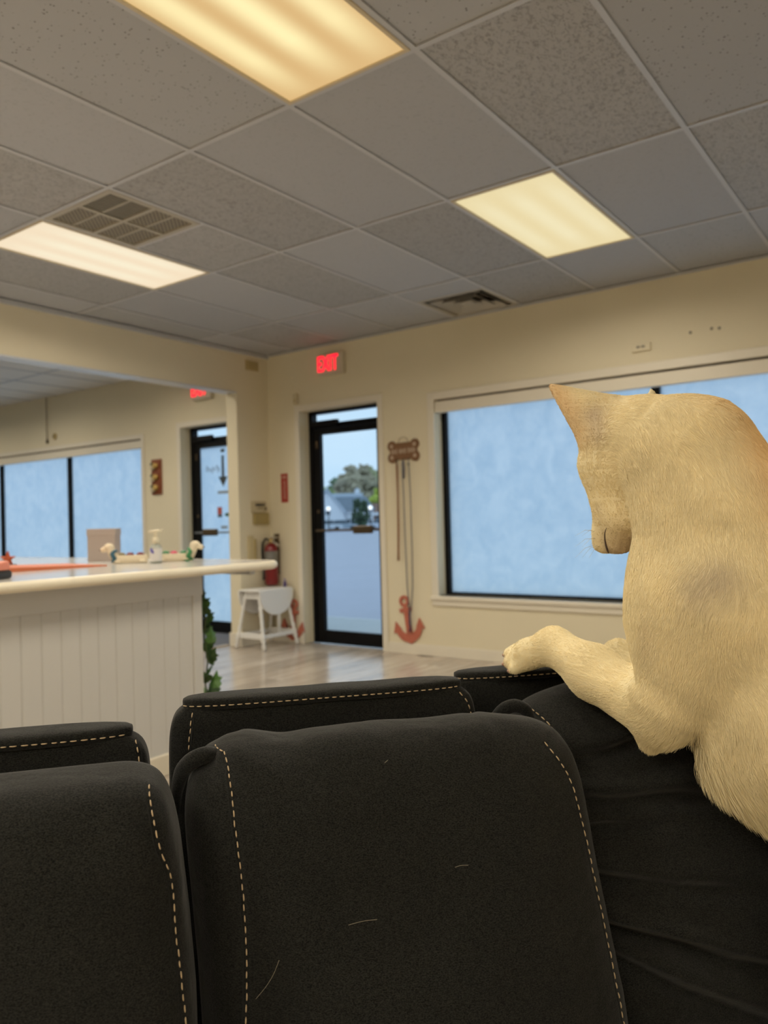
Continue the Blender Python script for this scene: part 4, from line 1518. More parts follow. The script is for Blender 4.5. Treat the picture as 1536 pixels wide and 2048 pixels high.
def pad_mesh(name, res, p, q, mapf):
    """rounded block: cube surface pushed onto a superellipsoid, then mapped by mapf(x, y, z in -1..1); y=-1 is the front"""
    nx, ny, nz = res
    vid = {}
    vs = []
    fs = []

    def vert(i, j, k):
        key = (i, j, k)
        if key not in vid:
            c = (2 * i / nx - 1, 2 * j / ny - 1, 2 * k / nz - 1)
            a = (abs(c[0]) ** p + abs(c[2]) ** p) ** (1 / p)
            nrm = (a ** q + abs(c[1]) ** q) ** (1 / q)
            vid[key] = len(vs)
            vs.append(tuple(v / nrm for v in c))
        return vid[key]
    for i in range(nx):
        for k in range(nz):
            fs.append((vert(i, 0, k), vert(i + 1, 0, k), vert(i + 1, 0, k + 1), vert(i, 0, k + 1)))
            fs.append((vert(i, ny, k), vert(i, ny, k + 1), vert(i + 1, ny, k + 1), vert(i + 1, ny, k)))
    for i in range(nx):
        for j in range(ny):
            fs.append((vert(i, j, 0), vert(i, j + 1, 0), vert(i + 1, j + 1, 0), vert(i + 1, j, 0)))
            fs.append((vert(i, j, nz), vert(i + 1, j, nz), vert(i + 1, j + 1, nz), vert(i, j + 1, nz)))
    for j in range(ny):
        for k in range(nz):
            fs.append((vert(0, j, k), vert(0, j, k + 1), vert(0, j + 1, k + 1), vert(0, j + 1, k)))
            fs.append((vert(nx, j, k), vert(nx, j + 1, k), vert(nx, j + 1, k + 1), vert(nx, j, k + 1)))
    vs = [mapf(*v) for v in vs]
    me = bpy.data.meshes.new(name)
    me.from_pydata(vs, [], fs)
    me.polygons.foreach_set('use_smooth', [True] * len(fs))
    me.materials.append(M_FABRIC)
    return me


def nz3(x, y, z):
    return noise.noise(Vector((x, y, z)))


def itp(z, zs, vs):
    return float(np.interp(z, zs, vs))


def catmull(pts, n=12):
    out_ = []
    P = [Vector(p) for p in pts]
    for i in range(len(P) - 1):
        p0, p1, p2, p3 = P[max(i - 1, 0)], P[i], P[i + 1], P[min(i + 2, len(P) - 1)]
        for k in range(n):
            t = k / n
            out_.append(.5 * ((2 * p1) + (p2 - p0) * t + (2 * p0 - 5 * p1 + 4 * p2 - p3) * t * t + (3 * p1 - p0 - 3 * p2 + p3) * t ** 3))
    out_.append(P[-1])
    return out_


def stitches(me, uz, parent, ls=.0088, gap=.0036, r=.00105, jitter=.0006):
    """a row of thread stitches laid on the front of a pad along (u, z) points"""
    bvh = BVHTree.FromPolygons([v.co for v in me.vertices], [tuple(p.vertices) for p in me.polygons])
    dense = []
    for p in catmull([(a, 0, b) for a, b in uz], 24):
        h = bvh.ray_cast(Vector((p.x, -2, p.z)), Vector((0, 1, 0)))
        if h[0] is not None:
            dense.append(h[0] + h[1] * .0004 if h[1].y < 0 else h[0] - h[1] * .0004)
    m_ = MB()
    acc = 0.0
    seg = []
    on = True
    lim = ls
    for a, b in zip(dense[:-1], dense[1:]):
        L = (b - a).length
        steps = max(1, int(L / .0008))
        for s in range(steps):
            p = a.lerp(b, s / steps)
            acc += L / steps
            if on:
                seg.append(p)
            if acc > lim:
                if on and len(seg) > 2:
                    k = len(seg)
                    pick = [seg[0], seg[k // 4], seg[k // 2], seg[3 * k // 4], seg[-1]]
                    off = Vector((random.uniform(-jitter, jitter), 0, 0))
                    pick = [q + off + Vector((0, -h_, 0)) for q, h_ in zip(pick, (-.0006, .0004, .0008, .0004, -.0006))]
                    m_.tube(pick, [r * .6, r, r, r, r * .6], 6)
                acc = 0
                on = not on
                lim = ls * random.uniform(.9, 1.1) if on else gap
                seg = []
    if m_.v:
        o = m_.build('stitching', M_THREAD, parent, smooth=True, kind='stuff', label='tan topstitching thread')
        return o


M_SEAM = mat('seam_shadow_cloth', (.006, .006, .005), .95)  # near-black colour standing for the shade inside sewn joints


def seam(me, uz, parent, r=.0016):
    """a near-black cord along a sewn joint, painting the shade of its gap"""
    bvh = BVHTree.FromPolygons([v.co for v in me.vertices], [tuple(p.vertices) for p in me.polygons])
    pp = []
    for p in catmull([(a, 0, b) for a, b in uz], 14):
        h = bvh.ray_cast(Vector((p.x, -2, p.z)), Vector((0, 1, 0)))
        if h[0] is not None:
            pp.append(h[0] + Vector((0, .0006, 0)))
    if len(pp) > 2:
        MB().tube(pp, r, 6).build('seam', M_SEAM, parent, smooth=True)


def back_panel(u0, u1, w0, depth, z1, stitch_l=None, stitch_r=None, top=True):
    def f(x, y, z):
        u = u0 + (u1 - u0) * (x + 1) / 2
        zz = .22 + (z1 - .009 - .22) * (z + 1) / 2
        w = w0 + depth * (y + 1) / 2
        w += .004 * nz3(u * 6, zz * 6, w0 * 9)
        if y < -.2:                                   # seam lines pull the cloth in
            w += .0035 * math.exp(-((zz - (z1 - .0205)) / .0022) ** 2)
            w -= .0025 * math.exp(-((zz - (z1 - .012)) / .005) ** 2)
            for s_ in (stitch_l, stitch_r):
                if s_:
                    us = itp(zz, [z1 - .12, z1], [s_[1], s_[0]])
                    w += .0025 * math.exp(-((u - us) / .0035) ** 2)
        zz += .0025 * nz3(u * 14, w0 * 7, 3.3) if z > .9 else 0
        return (u, w, zz)
    me = pad_mesh('back_panel', (70, 8, 150), 14, 7, f)
    o = obj_from('back_panel', me, sofa)

    def wf(x, y, z):
        u = u0 + .024 + (u1 - u0 - .048) * (x + 1) / 2
        return (u, w0 - .0012 + (depth - .001) * (y + 1) / 2, z1 - .0215 + .0245 * (z + 1) / 2 + .0018 * nz3(u * 14, w0 * 7, 3.3))
    me = pad_mesh('top_welt', (60, 14, 8), 6, 3.2, wf)
    obj_from('top_welt', me, o)
    if top:
        stitches(me, [(u0 + .02, z1 - .0115), ((u0 + u1) / 2, z1 - .0105), (u1 - .02, z1 - .0115)], o)
    for s_ in (stitch_l, stitch_r):
        if s_:
            stitches(o.data, [(s_[0], z1 - .022), ((s_[0] + s_[1]) / 2 + .002, z1 - .05), (s_[1], z1 - .12)], o)
            seam(o.data, [(s_[0] + .004, z1 - .022), ((s_[0] + s_[1]) / 2 + .006, z1 - .05), (s_[1] + .004, z1 - .12)], o)
    return o


back_panel(-.60, -.043, -.13, .075, .878, None, (-.062, -.055))
back_panel(-.022, .517, 0.0, .075, .884, (.018, .006), (.485, .512))
back_panel(.502, 1.10, .135, .075, .868, (.515, .53), None)


def back_cushion(zs, uL, uR, wF, wB, ztop, zbot, seed, seams, p=4.5, q=2.8, extra=None):
    def f(x, y, z):
        zz = zbot + (ztop - zbot) * (z + 1) / 2
        l, r = itp(zz, zs, uL), itp(zz, zs, uR)
        u = l + (r - l) * (x + 1) / 2
        w0 = itp(zz, zs, wF)
        w = w0 + (wB - w0) * (y + 1) / 2
        if y < .3:
            e = max(0., 1 - abs(x) ** 6)
            w += (.010 * nz3(u * 4.1, zz * 4.3, seed) + .004 * nz3(u * 13, zz * 9, seed + 5)) * (.3 + .7 * e)
            for sm in seams:
                us = itp(-zz, [-b for a, b in sm], [a for a, b in sm])
                if zz <= sm[0][1] + .01:
                    d = u - us
                    w += .0042 * math.exp(-(d / .0045) ** 2)
                    w += .0030 * math.exp(-(abs(d) / .03)) * nz3(zz * 38, seed, 1.7)
        if extra:
            u, w, zz = extra(u, w, zz, x, y, z)
        if z > .55:
            zz += .006 * nz3(u * 9, w * 9, seed + 2) * (z - .55) / .45
        return (u, w, zz)
    me = pad_mesh('back_cushion', (120, 12, 150), p, q, f)
    o = obj_from('back_cushion', me, sofa)
    for sm in seams:
        stitches(me, sm, o)
        seam(me, [(a - .0045, b) for a, b in sm], o, .0012)
    return o, me


ZS = [.38, .45, .55, .65, .75, .82, .87]
# middle seat
SM_L = [(.066, .838), (.071, .822), (.074, .80), (.0785, .748), (.084, .698), (.087, .642), (.0885, .592), (.086, .536), (.079, .46), (.078, .42)]
SM_R = [(.565, .815), (.595, .76), (.605, .70), (.615, .62), (.622, .55), (.625, .48), (.63, .42)]


def mid_extra(u, w, zz, x, y, z):
    # the left shoulder stands up in a soft peak, with a dip right of it
    zz += (.007 * math.exp(-((u - .085) / .035) ** 2) - .004 * math.exp(-((u - .16) / .03) ** 2)) * max(0, z)
    # short creases running in from both upper corners
    if y < .5:
        for (ua, za, ub, zb, dp) in ((.10, .850, .20, .815, .006), (.49, .846, .545, .80, .006), (.30, .85, .36, .83, .003)):
            L2 = (ub - ua) ** 2 + (zb - za) ** 2
            tt = min(1, max(0, ((u - ua) * (ub - ua) + (zz - za) * (zb - za)) / L2))
            dd = math.hypot(u - ua - tt * (ub - ua), zz - za - tt * (zb - za))
            sd = (u - ua) * (zb - za) - (zz - za) * (ub - ua)
            w += (1 - tt) * dp * (math.exp(-(dd / .008) ** 2) - .8 * math.exp(-((dd - .016) / .010) ** 2) * (sd > 0))
    # tucked fold under the shoulder
    if y < .4:
        w += .018 * math.exp(-((zz - (.828 - .25 * abs(u - .055))) / .007) ** 2) * math.exp(-((u - .035) / .028) ** 2)
    return u, w, zz


cm, cm_me = back_cushion(ZS, [.028, .027, .022, .014, .004, .0, .0], [.665, .660, .650, .642, .637, .633, .628], [-.345, -.335, -.305, -.27, -.24, -.215, -.205], -.002, .849, .24, 3.1, [SM_L, SM_R], p=7, q=3.0, extra=mid_extra)
stitches(cm_me, [(.040, .835), (.052, .840), (.066, .838)], cm)

# left seat
SL = [(-.033, .836), (-.030, .823), (-.025, .803), (-.018, .77), (-.005, .731), (.0, .667), (.007, .603), (.011, .541), (.012, .46)]
back_cushion(ZS, [-.6] * 7, [.022, .022, .021, .014, .004, -.006, -.012], [-.43, -.42, -.40, -.37, -.345, -.325, -.315], -.132, .848, .24, 7.7, [SL], p=12, q=4.5)


# right seat, creased towards the middle one
def right_extra(u, w, zz, x, y, z):
    if y < .4:
        for (z0, sl, dp, wd, reach) in ((.752, .10, .024, .012, .14), (.690, -.05, .044, .014, .22), (.655, -.02, .018, .010, .10), (.585, -.16, .032, .013, .16), (.520, -.30, .038, .015, .24), (.475, -.48, .032, .015, .20)):
            a = math.exp(-(max(0, u - .67) / (reach * 1.35)) ** 2) * (.75 + .5 * nz3(u * 11, z0 * 40, 2))
            zc = z0 + sl * (u - .65) + .010 * nz3(u * 7, z0 * 30, 1)
            w += a * dp * math.exp(-((zz - zc) / wd) ** 2)
            w -= a * dp * .6 * math.exp(-((zz - zc - .026) / .016) ** 2)
    zz += .010 * math.exp(-((u - .80) / .10) ** 2) * max(0, z)
    return u, w, zz


SR = [(.592, .838), (.612, .828), (.627, .812), (.638, .79), (.644, .765)]
cr, cr_me = back_cushion(ZS, [.56, .56, .56, .555, .55, .545, .545], [1.2] * 7, [-.26, -.245, -.215, -.17, -.125, -.09, -.07], .132, .860, .24, 11.3, [SR], p=4.5, q=2.6, extra=right_extra)


def fold_roll(pts, rads, name='fold'):
    o = MB().tube(catmull(pts, 6), [float(v) for v in np.interp(np.linspace(0, 1, (len(pts) - 1) * 6 + 1), np.linspace(0, 1, len(rads)), rads)], 14).build(name, M_FABRIC, sofa, smooth=True)
    return o


fold_roll([(-.006, -.10, .735), (-.004, -.112, .775), (.005, -.126, .808), (.018, -.138, .825), (.038, -.140, .833), (.068, -.112, .824)], [.004, .009, .012, .013, .013, .010])
fold_roll([(.540, .02, .79), (.547, .0, .815), (.560, -.012, .832), (.578, -.020, .838), (.597, -.022, .828), (.612, -.010, .800)], [.008, .010, .012, .012, .011, .008])

# seats, base, arms (mostly out of the picture, below and to the right)
for (u0, u1, wb) in ((-.60, -.005, -.16), (.0, .60, -.03), (.605, 1.19, .10)):
    def sf(x, y, z, u0=u0, u1=u1, wb=wb):
        return (u0 + (u1 - u0) * (x + 1) / 2, wb - .04 + (-.80 - wb + .04) * (1 - y) / 2, .20 + .13 * (z + 1) / 2 + .012 * (1 - x * x) * (z > 0))
    obj_from('seat_cushion', pad_mesh('seat_cushion', (24, 24, 8), 6, 5, sf), sofa)
MB().box(-.60, 1.19, -.76, -.02, .06, .20).build('base', M_FABRIC, sofa, bevel=.02)
for (u0, u1) in ((-.80, -.605), (1.215, 1.41)):
    def af(x, y, z, u0=u0, u1=u1):
        return (u0 + (u1 - u0) * (x + 1) / 2, -.82 + .86 * (y + 1) / 2, .06 + .56 * (z + 1) / 2)
    obj_from('arm', pad_mesh('arm', (10, 20, 14), 5, 6, af), sofa)
for (u_, w_) in ((-.72, -.76), (1.33, -.76), (-.72, -.02), (1.33, .0)):
    MB().box(u_ - .03, u_ + .03, w_ - .03, w_ + .03, 0, .07).build('foot', M_RUB, sofa)

# loose dog hairs on the cloth
bvm = BVHTree.FromPolygons([v.co for v in cm_me.vertices], [tuple(p_.vertices) for p_ in cm_me.polygons])
bvr = BVHTree.FromPolygons([v.co for v in cr_me.vertices], [tuple(p_.vertices) for p_ in cr_me.polygons])
hm = MB()
for bv, pts in ((bvm, [(.098, .545), (.112, .56), (.122, .574), (.130, .590)]), (bvm, [(.225, .624), (.245, .6265), (.265, .626)]), (bvm, [(.385, .674), (.394, .6755), (.405, .675)]), (bvr, [(.97, .50), (.985, .47), (.995, .44)]), (bvm, [(.30, .812), (.306, .815)])):
    pp = []
    for a, b_ in pts:
        h = bv.ray_cast(Vector((a, -2, b_)), Vector((0, 1, 0)))
        if h[0] is not None:
            pp.append(h[0] + Vector((0, -.0012, 0)))
    if len(pp) > 1:
        hm.tube(catmull(pp, 6), .00015, 5)
o = hm.build('loose_hair', mat('pale_hair', (.6, .52, .36), .5), sofa, smooth=True, kind='stuff', label='stray pale dog hairs on the cushion')

# ------------------------------------------------------------------ dog
# The body is one smooth union of tapering limbs, meshed as a single surface. Joints are given in the sculpting frame
# (columns across, rows down, metres deep) that faces the sofa; cf() turns them into metres.
def cf(a):
    return np.array([(a[0] - 768) / FPX * a[2], a[2], (1024 - a[1]) / FPX * a[2]], np.float32), a[3] * a[2] / FPX


# (a, b, blend, fur flow sign (+1 from a to b), fur length)
DOG = [
    ((1765, 1610, 1.20, 175), (1622, 1420, 1.24, 214), .05, -1, .016),
    ((1622, 1420, 1.24, 214), (1460, 1215, 1.27, 184), .05, -1, .015),
    ((1460, 1215, 1.27, 184), (1440, 1050, 1.28, 152), .05, -1, .014),
    ((1440, 1050, 1.28, 152), (1375, 925, 1.31, 128), .04, -1, .013),
    ((1375, 925, 1.31, 128), (1285, 882, 1.35, 92), .035, -1, .010),
    ((1378, 1290, 1.29, 100), (1395, 1160, 1.30, 118), .04, -1, .014),
    # head
    ((1243, 886, 1.37, 78), (1228, 925, 1.375, 66), .025, -1, .006),
    ((1222, 930, 1.375, 60), (1224, 990, 1.375, 46), .02, -1, .005),
    ((1262, 950, 1.355, 58), (1262, 1010, 1.36, 44), .02, -1, .006),
    ((1216, 1000, 1.385, 32), (1207, 1062, 1.415, 21), .010, -1, .003),
    ((1203, 1064, 1.405, 18), (1204, 1086, 1.415, 20), .010, -1, .003),
    ((1240, 1030, 1.37, 42), (1238, 1070, 1.40, 38), .018, -1, .003),
    # near foreleg
    ((1425, 1215, 1.19, 98), (1338, 1395, 1.24, 62), .05, 1, .012),
    ((1335, 1405, 1.24, 58), (1300, 1482, 1.27, 21), .02, 1, .010),
    ((1316, 1428, 1.26, 56), (1190, 1345, 1.40, 50), .025, 1, .009),
    ((1190, 1345, 1.40, 51), (1108, 1291, 1.48, 34), .025, 1, .007),
    ((1108, 1291, 1.48, 34), (1056, 1308, 1.515, 29), .02, 1, .006),
    ((1056, 1308, 1.515, 29), (1036, 1320, 1.53, 25), .012, 1, .004),
    ((1034, 1302, 1.55, 16), (1019, 1308, 1.56, 13), .006, 1, .003),
    ((1036, 1316, 1.53, 17), (1019, 1325, 1.535, 13), .006, 1, .003),
    ((1042, 1326, 1.51, 17), (1029, 1337, 1.51, 13), .006, 1, .003),
    # far foreleg
    ((1380, 1290, 1.40, 78), (1330, 1400, 1.44, 48), .04, 1, .010),
    ((1330, 1400, 1.44, 48), (1238, 1308, 1.54, 26), .03, 1, .008),
    ((1238, 1308, 1.54, 26), (1200, 1322, 1.585, 24), .02, 1, .006),
    # hind legs and tail (beyond the picture)
    ((1790, 1660, 1.13, 130), (1700, 1880, 1.12, 78), .05, 1, .012),
    ((1700, 1880, 1.12, 78), (1800, 2060, 1.14, 38), .03, 1, .009),
    ((1800, 2060, 1.14, 38), (1760, 2160, 1.13, 34), .02, 1, .006),
    ((1760, 2160, 1.13, 34), (1725, 2166, 1.15, 30), .02, 1, .005),
    ((1790, 1660, 1.30, 120), (1710, 1850, 1.30, 70), .05, 1, .012),
    ((1710, 1850, 1.30, 70), (1790, 1960, 1.32, 36), .03, 1, .009),
    ((1790, 1960, 1.32, 36), (1755, 2012, 1.31, 32), .02, 1, .006),
    ((1870, 1560, 1.20, 40), (1960, 1740, 1.16, 26), .03, 1, .02),
    ((1960, 1740, 1.16, 26), (1975, 1900, 1.14, 9), .02, 1, .02),
]
EAR = [((1192, 838, 1.36, 58), (1105, 774, 1.35, 9)), ((1300, 842, 1.47, 40), (1304, 783, 1.50, 7))]


def capsule(P, a, ra, b, rb):
    d = b - a
    t = np.clip(((P - a) @ d) / (d @ d), 0, 1)
    q = P - a - t[..., None] * d
    return np.sqrt((q * q).sum(-1)) - (ra + t * (rb - ra)), t


def smin(a, b, k):
    h = np.clip(.5 + .5 * (b - a) / k, 0, 1)
    return b + (a - b) * h - k * h * (1 - h)


def dog_field(P):
    out_ = None
    for (a, b, k, s, L) in DOG:
        pa, ra = cf(a)
        pb, rb = cf(b)
        d, _ = capsule(P, pa, np.float32(ra), pb, np.float32(rb))
        out_ = d if out_ is None else smin(d, out_, np.float32(k))
    for (a, b) in EAR:      # erect ears: flattened cones
        pa, ra = cf(a)
        pb, rb = cf(b)
        Q = P.copy()
        ax = (pb - pa) / np.linalg.norm(pb - pa)
        side = np.array([0, 1, 0], np.float32)
        side = side - ax * (side @ ax)
        side /= np.linalg.norm(side)
        off = ((Q - pa) @ side)
        Q = Q + side * (off * .55)[..., None]
        d, _ = capsule(Q, pa, np.float32(ra), pb, np.float32(rb))
        out_ = smin(d * .8, out_, np.float32(.022))
    return out_


def surface_nets(fun, lo, hi, h):
    n = [int(math.ceil((hi[i] - lo[i]) / h)) + 1 for i in range(3)]
    ax = [lo[i] + h * np.arange(n[i], dtype=np.float32) for i in range(3)]
    F = np.empty(n, np.float32)
    for i in range(n[0]):
        Y, Z = np.meshgrid(ax[1], ax[2], indexing='ij')
        F[i] = fun(np.stack([np.full_like(Y, ax[0][i]), Y, Z], -1).astype(np.float32))
    S = F < 0
    c = [slice(0, -1), slice(1, None)]
    corners = [(a, b, d) for a in (0, 1) for b in (0, 1) for d in (0, 1)]
    cnt = sum(S[c[a], c[b], c[d]].astype(np.int8) for a, b, d in corners)
    act = (cnt > 0) & (cnt < 8)
    idx = -np.ones(act.shape, np.int64)
    ijk = np.argwhere(act)
    idx[act] = np.arange(len(ijk))
    acc = np.zeros((len(ijk), 3))
    num = np.zeros(len(ijk))
    for axis in range(3):
        for u in (0, 1):
            for v in (0, 1):
                o0 = [0, 0, 0]
                others = [x_ for x_ in range(3) if x_ != axis]
                o0[others[0]], o0[others[1]] = u, v
                o1 = list(o0)
                o1[axis] = 1
                f0 = F[ijk[:, 0] + o0[0], ijk[:, 1] + o0[1], ijk[:, 2] + o0[2]]
                f1 = F[ijk[:, 0] + o1[0], ijk[:, 1] + o1[1], ijk[:, 2] + o1[2]]
                cr_ = (f0 < 0) != (f1 < 0)
                t = np.where(cr_, f0 / np.where(cr_, f0 - f1, 1), 0)
                p_ = np.array(o0, float)[None, :].repeat(len(ijk), 0)
                p_[:, axis] += t
                acc[cr_] += p_[cr_]
                num[cr_] += 1
    V = (ijk + acc / num[:, None]) * h + np.array(lo)
    quads = []
    for axis in range(3):
        o = [x_ for x_ in range(3) if x_ != axis]
        s0 = [slice(1, -1)] * 3
        s0[axis] = slice(0, -1)
        s1 = list(s0)
        s1[axis] = slice(1, None)
        a = S[tuple(s0)]
        b = S[tuple(s1)]
        for flip in (False, True):
            e = np.argwhere((a & ~b) if not flip else (~a & b))
            if not len(e):
                continue
            base = e.copy()
            base[:, o[0]] += 1
            base[:, o[1]] += 1
            def cell(da, db):
                q_ = base.copy()
                q_[:, o[0]] -= da
                q_[:, o[1]] -= db
                return idx[q_[:, 0], q_[:, 1], q_[:, 2]]
            Q = np.stack([cell(1, 1), cell(0, 1), cell(0, 0), cell(1, 0)], 1)
            if flip != (axis == 1):
                Q = Q[:, ::-1]
            quads.append(Q)
    Q = np.concatenate(quads)
    return V, Q[(Q >= 0).all(1)]


DV, DQ = surface_nets(dog_field, (.20, 1.0, -.88), (1.10, 1.72, .27), .0062)


def grad(P, e=.002):
    g = np.zeros_like(P)
    for i in range(3):
        d = np.zeros(3, np.float32)
        d[i] = e
        g[:, i] = dog_field((P + d).astype(np.float32)) - dog_field((P - d).astype(np.float32))
    return g / np.maximum(np.linalg.norm(g, axis=1, keepdims=True), 1e-9)


DN = grad(DV)


def blob(P, pts, r):
    """soft 0..1 mask around a chain of sculpt points, r in metres"""
    m = np.zeros(len(P))
    for i in range(max(1, len(pts) - 1)):
        a, _ = cf(tuple(pts[i]) + (0,))
        b, _ = cf(tuple(pts[min(i + 1, len(pts) - 1)]) + (0,))
        d, _ = capsule(P, a, 0, b + np.float32(1e-5), 0)
        m = np.maximum(m, np.exp(-(d / r) ** 2))
    return m


def coat(P):
    c = np.tile(np.array([0.87, 0.75, 0.47]), (len(P), 1))

    def mixin(col, w):
        nonlocal c
        c = c * (1 - w[:, None]) + np.array(col) * w[:, None]
    mixin((0.80, 0.53, 0.24), .9 * blob(P, [(1400, 820, 1.33), (1480, 870, 1.27), (1560, 940, 1.24), (1700, 1150, 1.2), (1850, 1450, 1.15)], .052))
    mixin((0.80, 0.52, 0.23), .8 * blob(P, [(1440, 838, 1.28), (1500, 900, 1.23), (1560, 985, 1.18), (1700, 1180, 1.10)], .045))
    mixin((0.75, 0.50, 0.27), .7 * blob(P, [(1105, 772, 1.35), (1140, 820, 1.35), (1165, 870, 1.36)], .022))
    mixin((0.78, 0.56, 0.32), .35 * blob(P, [(1300, 790, 1.36), (1230, 800, 1.37)], .04))
    mixin((0.44, 0.34, 0.28), .8 * blob(P, [(1190, 835, 1.34), (1203, 868, 1.335)], .020))
    mixin((0.34, 0.25, 0.18), .75 * blob(P, [(1206, 1012, 1.36), (1212, 1024, 1.362)], .009))
    mixin((0.54, 0.39, 0.27), .75 * blob(P, [(1252, 1055, 1.37), (1245, 1100, 1.39)], .032))  # pinkish-brown chin, with the shade on the lower jaw painted in
    mixin((0.30, 0.21, 0.16), .55 * blob(P, [(1213, 1056, 1.375), (1211, 1075, 1.385), (1216, 1104, 1.395)], .006))
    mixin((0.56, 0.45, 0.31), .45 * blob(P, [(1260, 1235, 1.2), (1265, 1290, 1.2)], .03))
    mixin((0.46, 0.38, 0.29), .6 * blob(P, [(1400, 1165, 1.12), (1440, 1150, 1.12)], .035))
    mixin((0.55, 0.33, 0.24), .8 * blob(P, [(1008, 1322, 1.56), (1011, 1328, 1.54)], .010))
    n = np.sin(P[:, 0] * 37 + 2 * np.sin(P[:, 2] * 23)) * np.sin(P[:, 2] * 41 + 1.7 * np.sin(P[:, 1] * 29))
    return np.clip(c * (1 + .05 * n[:, None]), 0, 1)


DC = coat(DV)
dog = thing('dog', 'cream white short-haired dog reared up with its forepaws on the sofa back', 'dog', tuple(CAM))
DOG_M = Matrix([[RC[i, j] for j in range(3)] for i in range(3)]).to_4x4()
WV = DV @ RC.T
base_z = WV[:, 2].min()
dme = bpy.data.meshes.new('body')
dme.from_pydata(WV.tolist(), [], DQ.tolist())
dme.polygons.foreach_set('use_smooth', [True] * len(DQ))
ca = dme.color_attributes.new('coat', 'FLOAT_COLOR', 'POINT')
ca.data.foreach_set('color', np.concatenate([DC, np.ones((len(DC), 1))], 1).astype(np.float32).ravel())


def coat_mat(name, mul=1.0, rough=.75):
    t_ = NT(name)
    b = t_.new('BsdfPrincipled')
    b.inputs['Roughness'].default_value = rough
    b.inputs['Specular IOR Level'].default_value = .15
    at = t_.new('Attribute')
    at.attribute_name = 'coat'
    hs = t_.new('HueSaturation')
    hs.inputs['Value'].default_value = mul
    t_.link(at.outputs['Color'], hs.inputs['Color'])
    t_.link(hs.outputs['Color'], b.inputs['Base Color'])
    t_.link(b.outputs['BSDF'], t_.out.inputs['Surface'])
    return t_.m


dme.materials.append(coat_mat('dog_skin', 1.0))
body = obj_from('body', dme, dog)
bm = bmesh.new()
bm.from_mesh(dme)
bmesh.ops.recalc_face_normals(bm, faces=bm.faces)
bm.to_mesh(dme)
bm.free()

# coat: short hairs lying along the body
tri_a, tri_b, tri_c, tri_d = (DV[DQ[:, i]] for i in range(4))
area = .5 * np.linalg.norm(np.cross(tri_c - tri_a, tri_d - tri_b), axis=1)
cen = (tri_a + tri_b + tri_c + tri_d) / 4
seen = cen[:, 0] < cen[:, 1] * (1640 - 768) / FPX
wgt = area * np.where(seen, 1.0, .25)
NH = 260000
pick = rng.choice(len(DQ), NH, p=wgt / wgt.sum())
r1, r2 = rng.random((NH, 1)), rng.random((NH, 1))
R0_ = (tri_a[pick] * (1 - r1) + tri_b[pick] * r1) * (1 - r2) + (tri_d[pick] * (1 - r1) + tri_c[pick] * r1) * r2
N_ = DN[DQ[pick, 0]]
flow = np.zeros((NH, 3))
flen = np.zeros(NH)
wsum = np.zeros(NH)
for (a, b, k, s, L) in DOG + [(e[0], e[1], .02, 1, .004) for e in EAR]:
    pa, ra = cf(a)
    pb, rb = cf(b)
    d, _ = capsule(R0_, pa, ra, pb, rb)
    w = np.exp(-(np.maximum(d, 0) / .014) ** 2) + 1e-9
    ax = (pb - pa) / np.linalg.norm(pb - pa) * s
    flow += w[:, None] * ax
    flen += w * L
    wsum += w
flen /= wsum
flow += np.array([0, .0, -.35]) * wsum[:, None] * .4
nzv = np.stack([np.sin(R0_[:, 0] * 61 + R0_[:, 2] * 47), np.sin(R0_[:, 1] * 53 + R0_[:, 0] * 31), np.sin(R0_[:, 2] * 59 + R0_[:, 1] * 37)], 1)
flow = flow / np.linalg.norm(flow, axis=1, keepdims=True) + .18 * nzv + .22 * rng.normal(size=(NH, 3))
flow -= N_ * (flow * N_).sum(1, keepdims=True)
flow /= np.maximum(np.linalg.norm(flow, axis=1, keepdims=True), 1e-6)
# longer fringe along breast and belly
fringe = np.zeros(NH)
for i in range(1):
    fringe = np.maximum(fringe, blob(R0_, [(1392, 1505, 1.24), (1440, 1595, 1.24), (1540, 1680, 1.23), (1700, 1790, 1.2)], .042))
flen = flen * 1.25 * (1 + 2.3 * fringe) * rng.uniform(.6, 1.25, NH)
tilt = (.16 + .0013 / np.maximum(flen, .0025) + .12 * rng.random(NH) + .95 * fringe * rng.random(NH))[:, None]
NP = 4
pts = np.zeros((NH, NP, 3), np.float32)
for i in range(NP):
    t_ = i / (NP - 1)
    pts[:, i] = R0_ - N_ * .0006 + flen[:, None] * (t_ * np.cos(tilt) * flow + N_ * (np.sin(tilt) * t_ * (1 - .45 * t_)) + np.array([0, 0, -1]) * (.12 * t_ * t_))
# neighbouring hairs gather into small locks
for vox, pull in ((.006, .40), (.016, .22)):
    key = np.floor(R0_ / vox + 13.7).astype(np.int64)
    _, inv = np.unique(key[:, 0] * 4000000 + key[:, 1] * 2000 + key[:, 2], return_inverse=True)
    cnt_ = np.bincount(inv).astype(np.float32)
    for i in range(1, NP):
        mean = np.stack([np.bincount(inv, pts[:, i, c_]) / cnt_ for c_ in range(3)], 1)[inv]
        pts[:, i] += (mean - pts[:, i]) * (pull * (i / (NP - 1)) ** 1.3)
pts = pts @ RC.T.astype(np.float32)
hc = bpy.data.hair_curves.new('fur')
hc.add_curves([NP] * NH)
hc.position_data.foreach_set('vector', pts.astype(np.float32).ravel())
ra_ = hc.attributes.get('radius') or hc.attributes.new('radius', 'FLOAT', 'POINT')
rad = np.tile(np.array([.00027, .00027, .00022, .00006], np.float32), NH)
ra_.data.foreach_set('value', rad)
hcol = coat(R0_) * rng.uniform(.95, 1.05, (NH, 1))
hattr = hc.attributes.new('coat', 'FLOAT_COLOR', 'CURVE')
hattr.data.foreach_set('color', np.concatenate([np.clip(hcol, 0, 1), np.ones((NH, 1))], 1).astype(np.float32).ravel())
hc.materials.append(coat_mat('dog_hair', 1.05, .6))
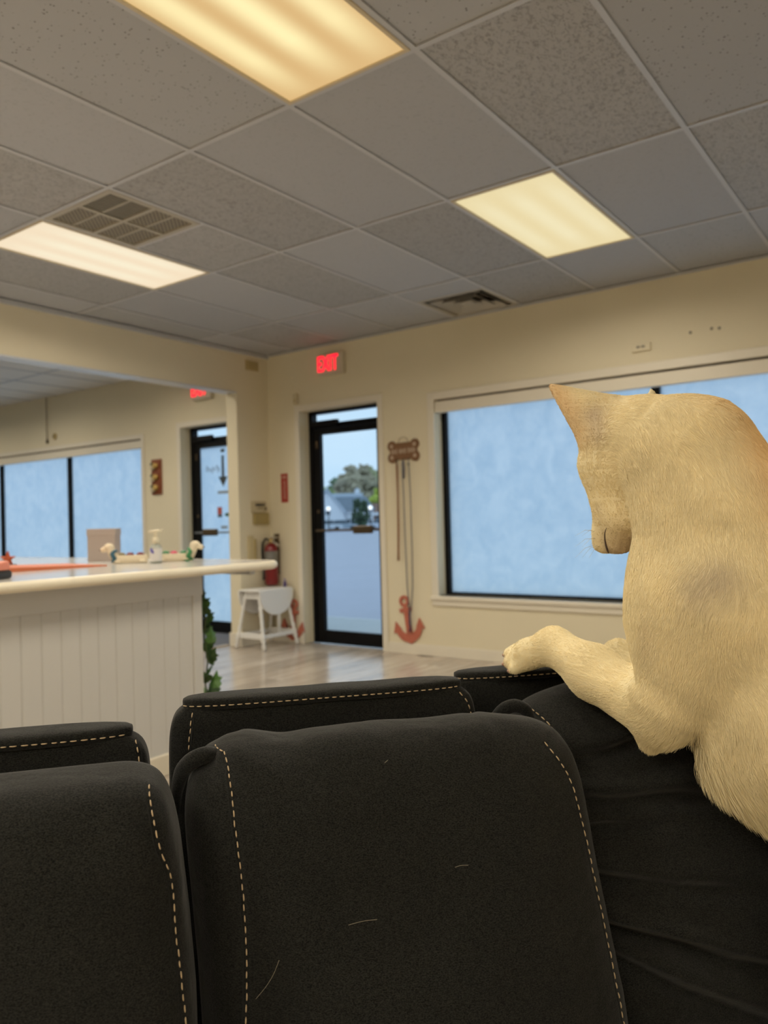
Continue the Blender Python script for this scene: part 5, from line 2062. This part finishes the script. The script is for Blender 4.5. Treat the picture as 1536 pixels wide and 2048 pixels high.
fur = obj_from('fur', hc, body)
fur['kind'] = 'stuff'
fur['label'] = 'short cream coat hair'


# nose, eye, claws
def dog_ball(name, a, r, m, sc=(1, 1, 1), parent=None):
    p_, _ = cf(a + (1,))
    p_ = RC @ p_
    return MB().ball(tuple(p_), (r * sc[0], r * sc[1], r * sc[2]), 14, 10).build(name, m, parent or body, smooth=True)


dog_ball('nose', (1204, 1084, 1.455), .013, mat('nose_leather', (.16, .08, .07), .4))
dog_ball('eye', (1200, 975, 1.42), .010, mat('dark_eye', (.02, .012, .008), .1))
dog_ball('eye', (1262, 985, 1.425), .010, mat('dark_eye', (.02, .012, .008), .1))
for a in ((1009, 1310, 1.565), (1008, 1328, 1.54), (1019, 1342, 1.515)):
    dog_ball('claw', a, .005, mat('claw_horn', (.45, .26, .18), .4), (1, 1, .8))
dbv = BVHTree.FromPolygons([Vector(v) for v in DV.tolist()], [tuple(q) for q in DQ.tolist()])
lip = []
for (a, b) in ((1213, 1056), (1210, 1066), (1210, 1078), (1212, 1090), (1215, 1100), (1217, 1106)):
    d_ = Vector(((a - 768) / FPX, 1.0, (1024 - b) / FPX)).normalized()
    h = dbv.ray_cast(Vector((0, 0, 0)), d_)
    if h[0] is not None:
        lip.append(Vector(RC @ np.array(h[0] + d_ * .0004)))
if len(lip) > 2:
    n_ = (len(lip) - 1) * 5 + 1
    MB().tube(catmull(lip, 5), [float(v) for v in np.interp(np.linspace(0, 1, n_), [0, .3, .75, 1], [.0006, .0014, .0022, .0010])], 8).build('lip', mat('dark_lip', (.10, .066, .05), .6), body, smooth=True)
wh = MB()
for k in range(9):
    p0, _ = cf((1190 + (k % 3) * 6, 1062 + (k // 3) * 14, 1.40, 1))
    p1, _ = cf((1150 + (k % 3) * 14, 1072 + (k // 3) * 22, 1.39 + .02 * (k % 2), 1))
    m_ = (p0 + p1) / 2 + np.array([0, 0, .006])
    wh.tube([tuple(RC @ p0), tuple(RC @ m_), tuple(RC @ p1)], [.0004, .0003, .0001], 5)
wh.build('whisker', mat('pale_hair', (.6, .52, .36), .5), body, kind='stuff')
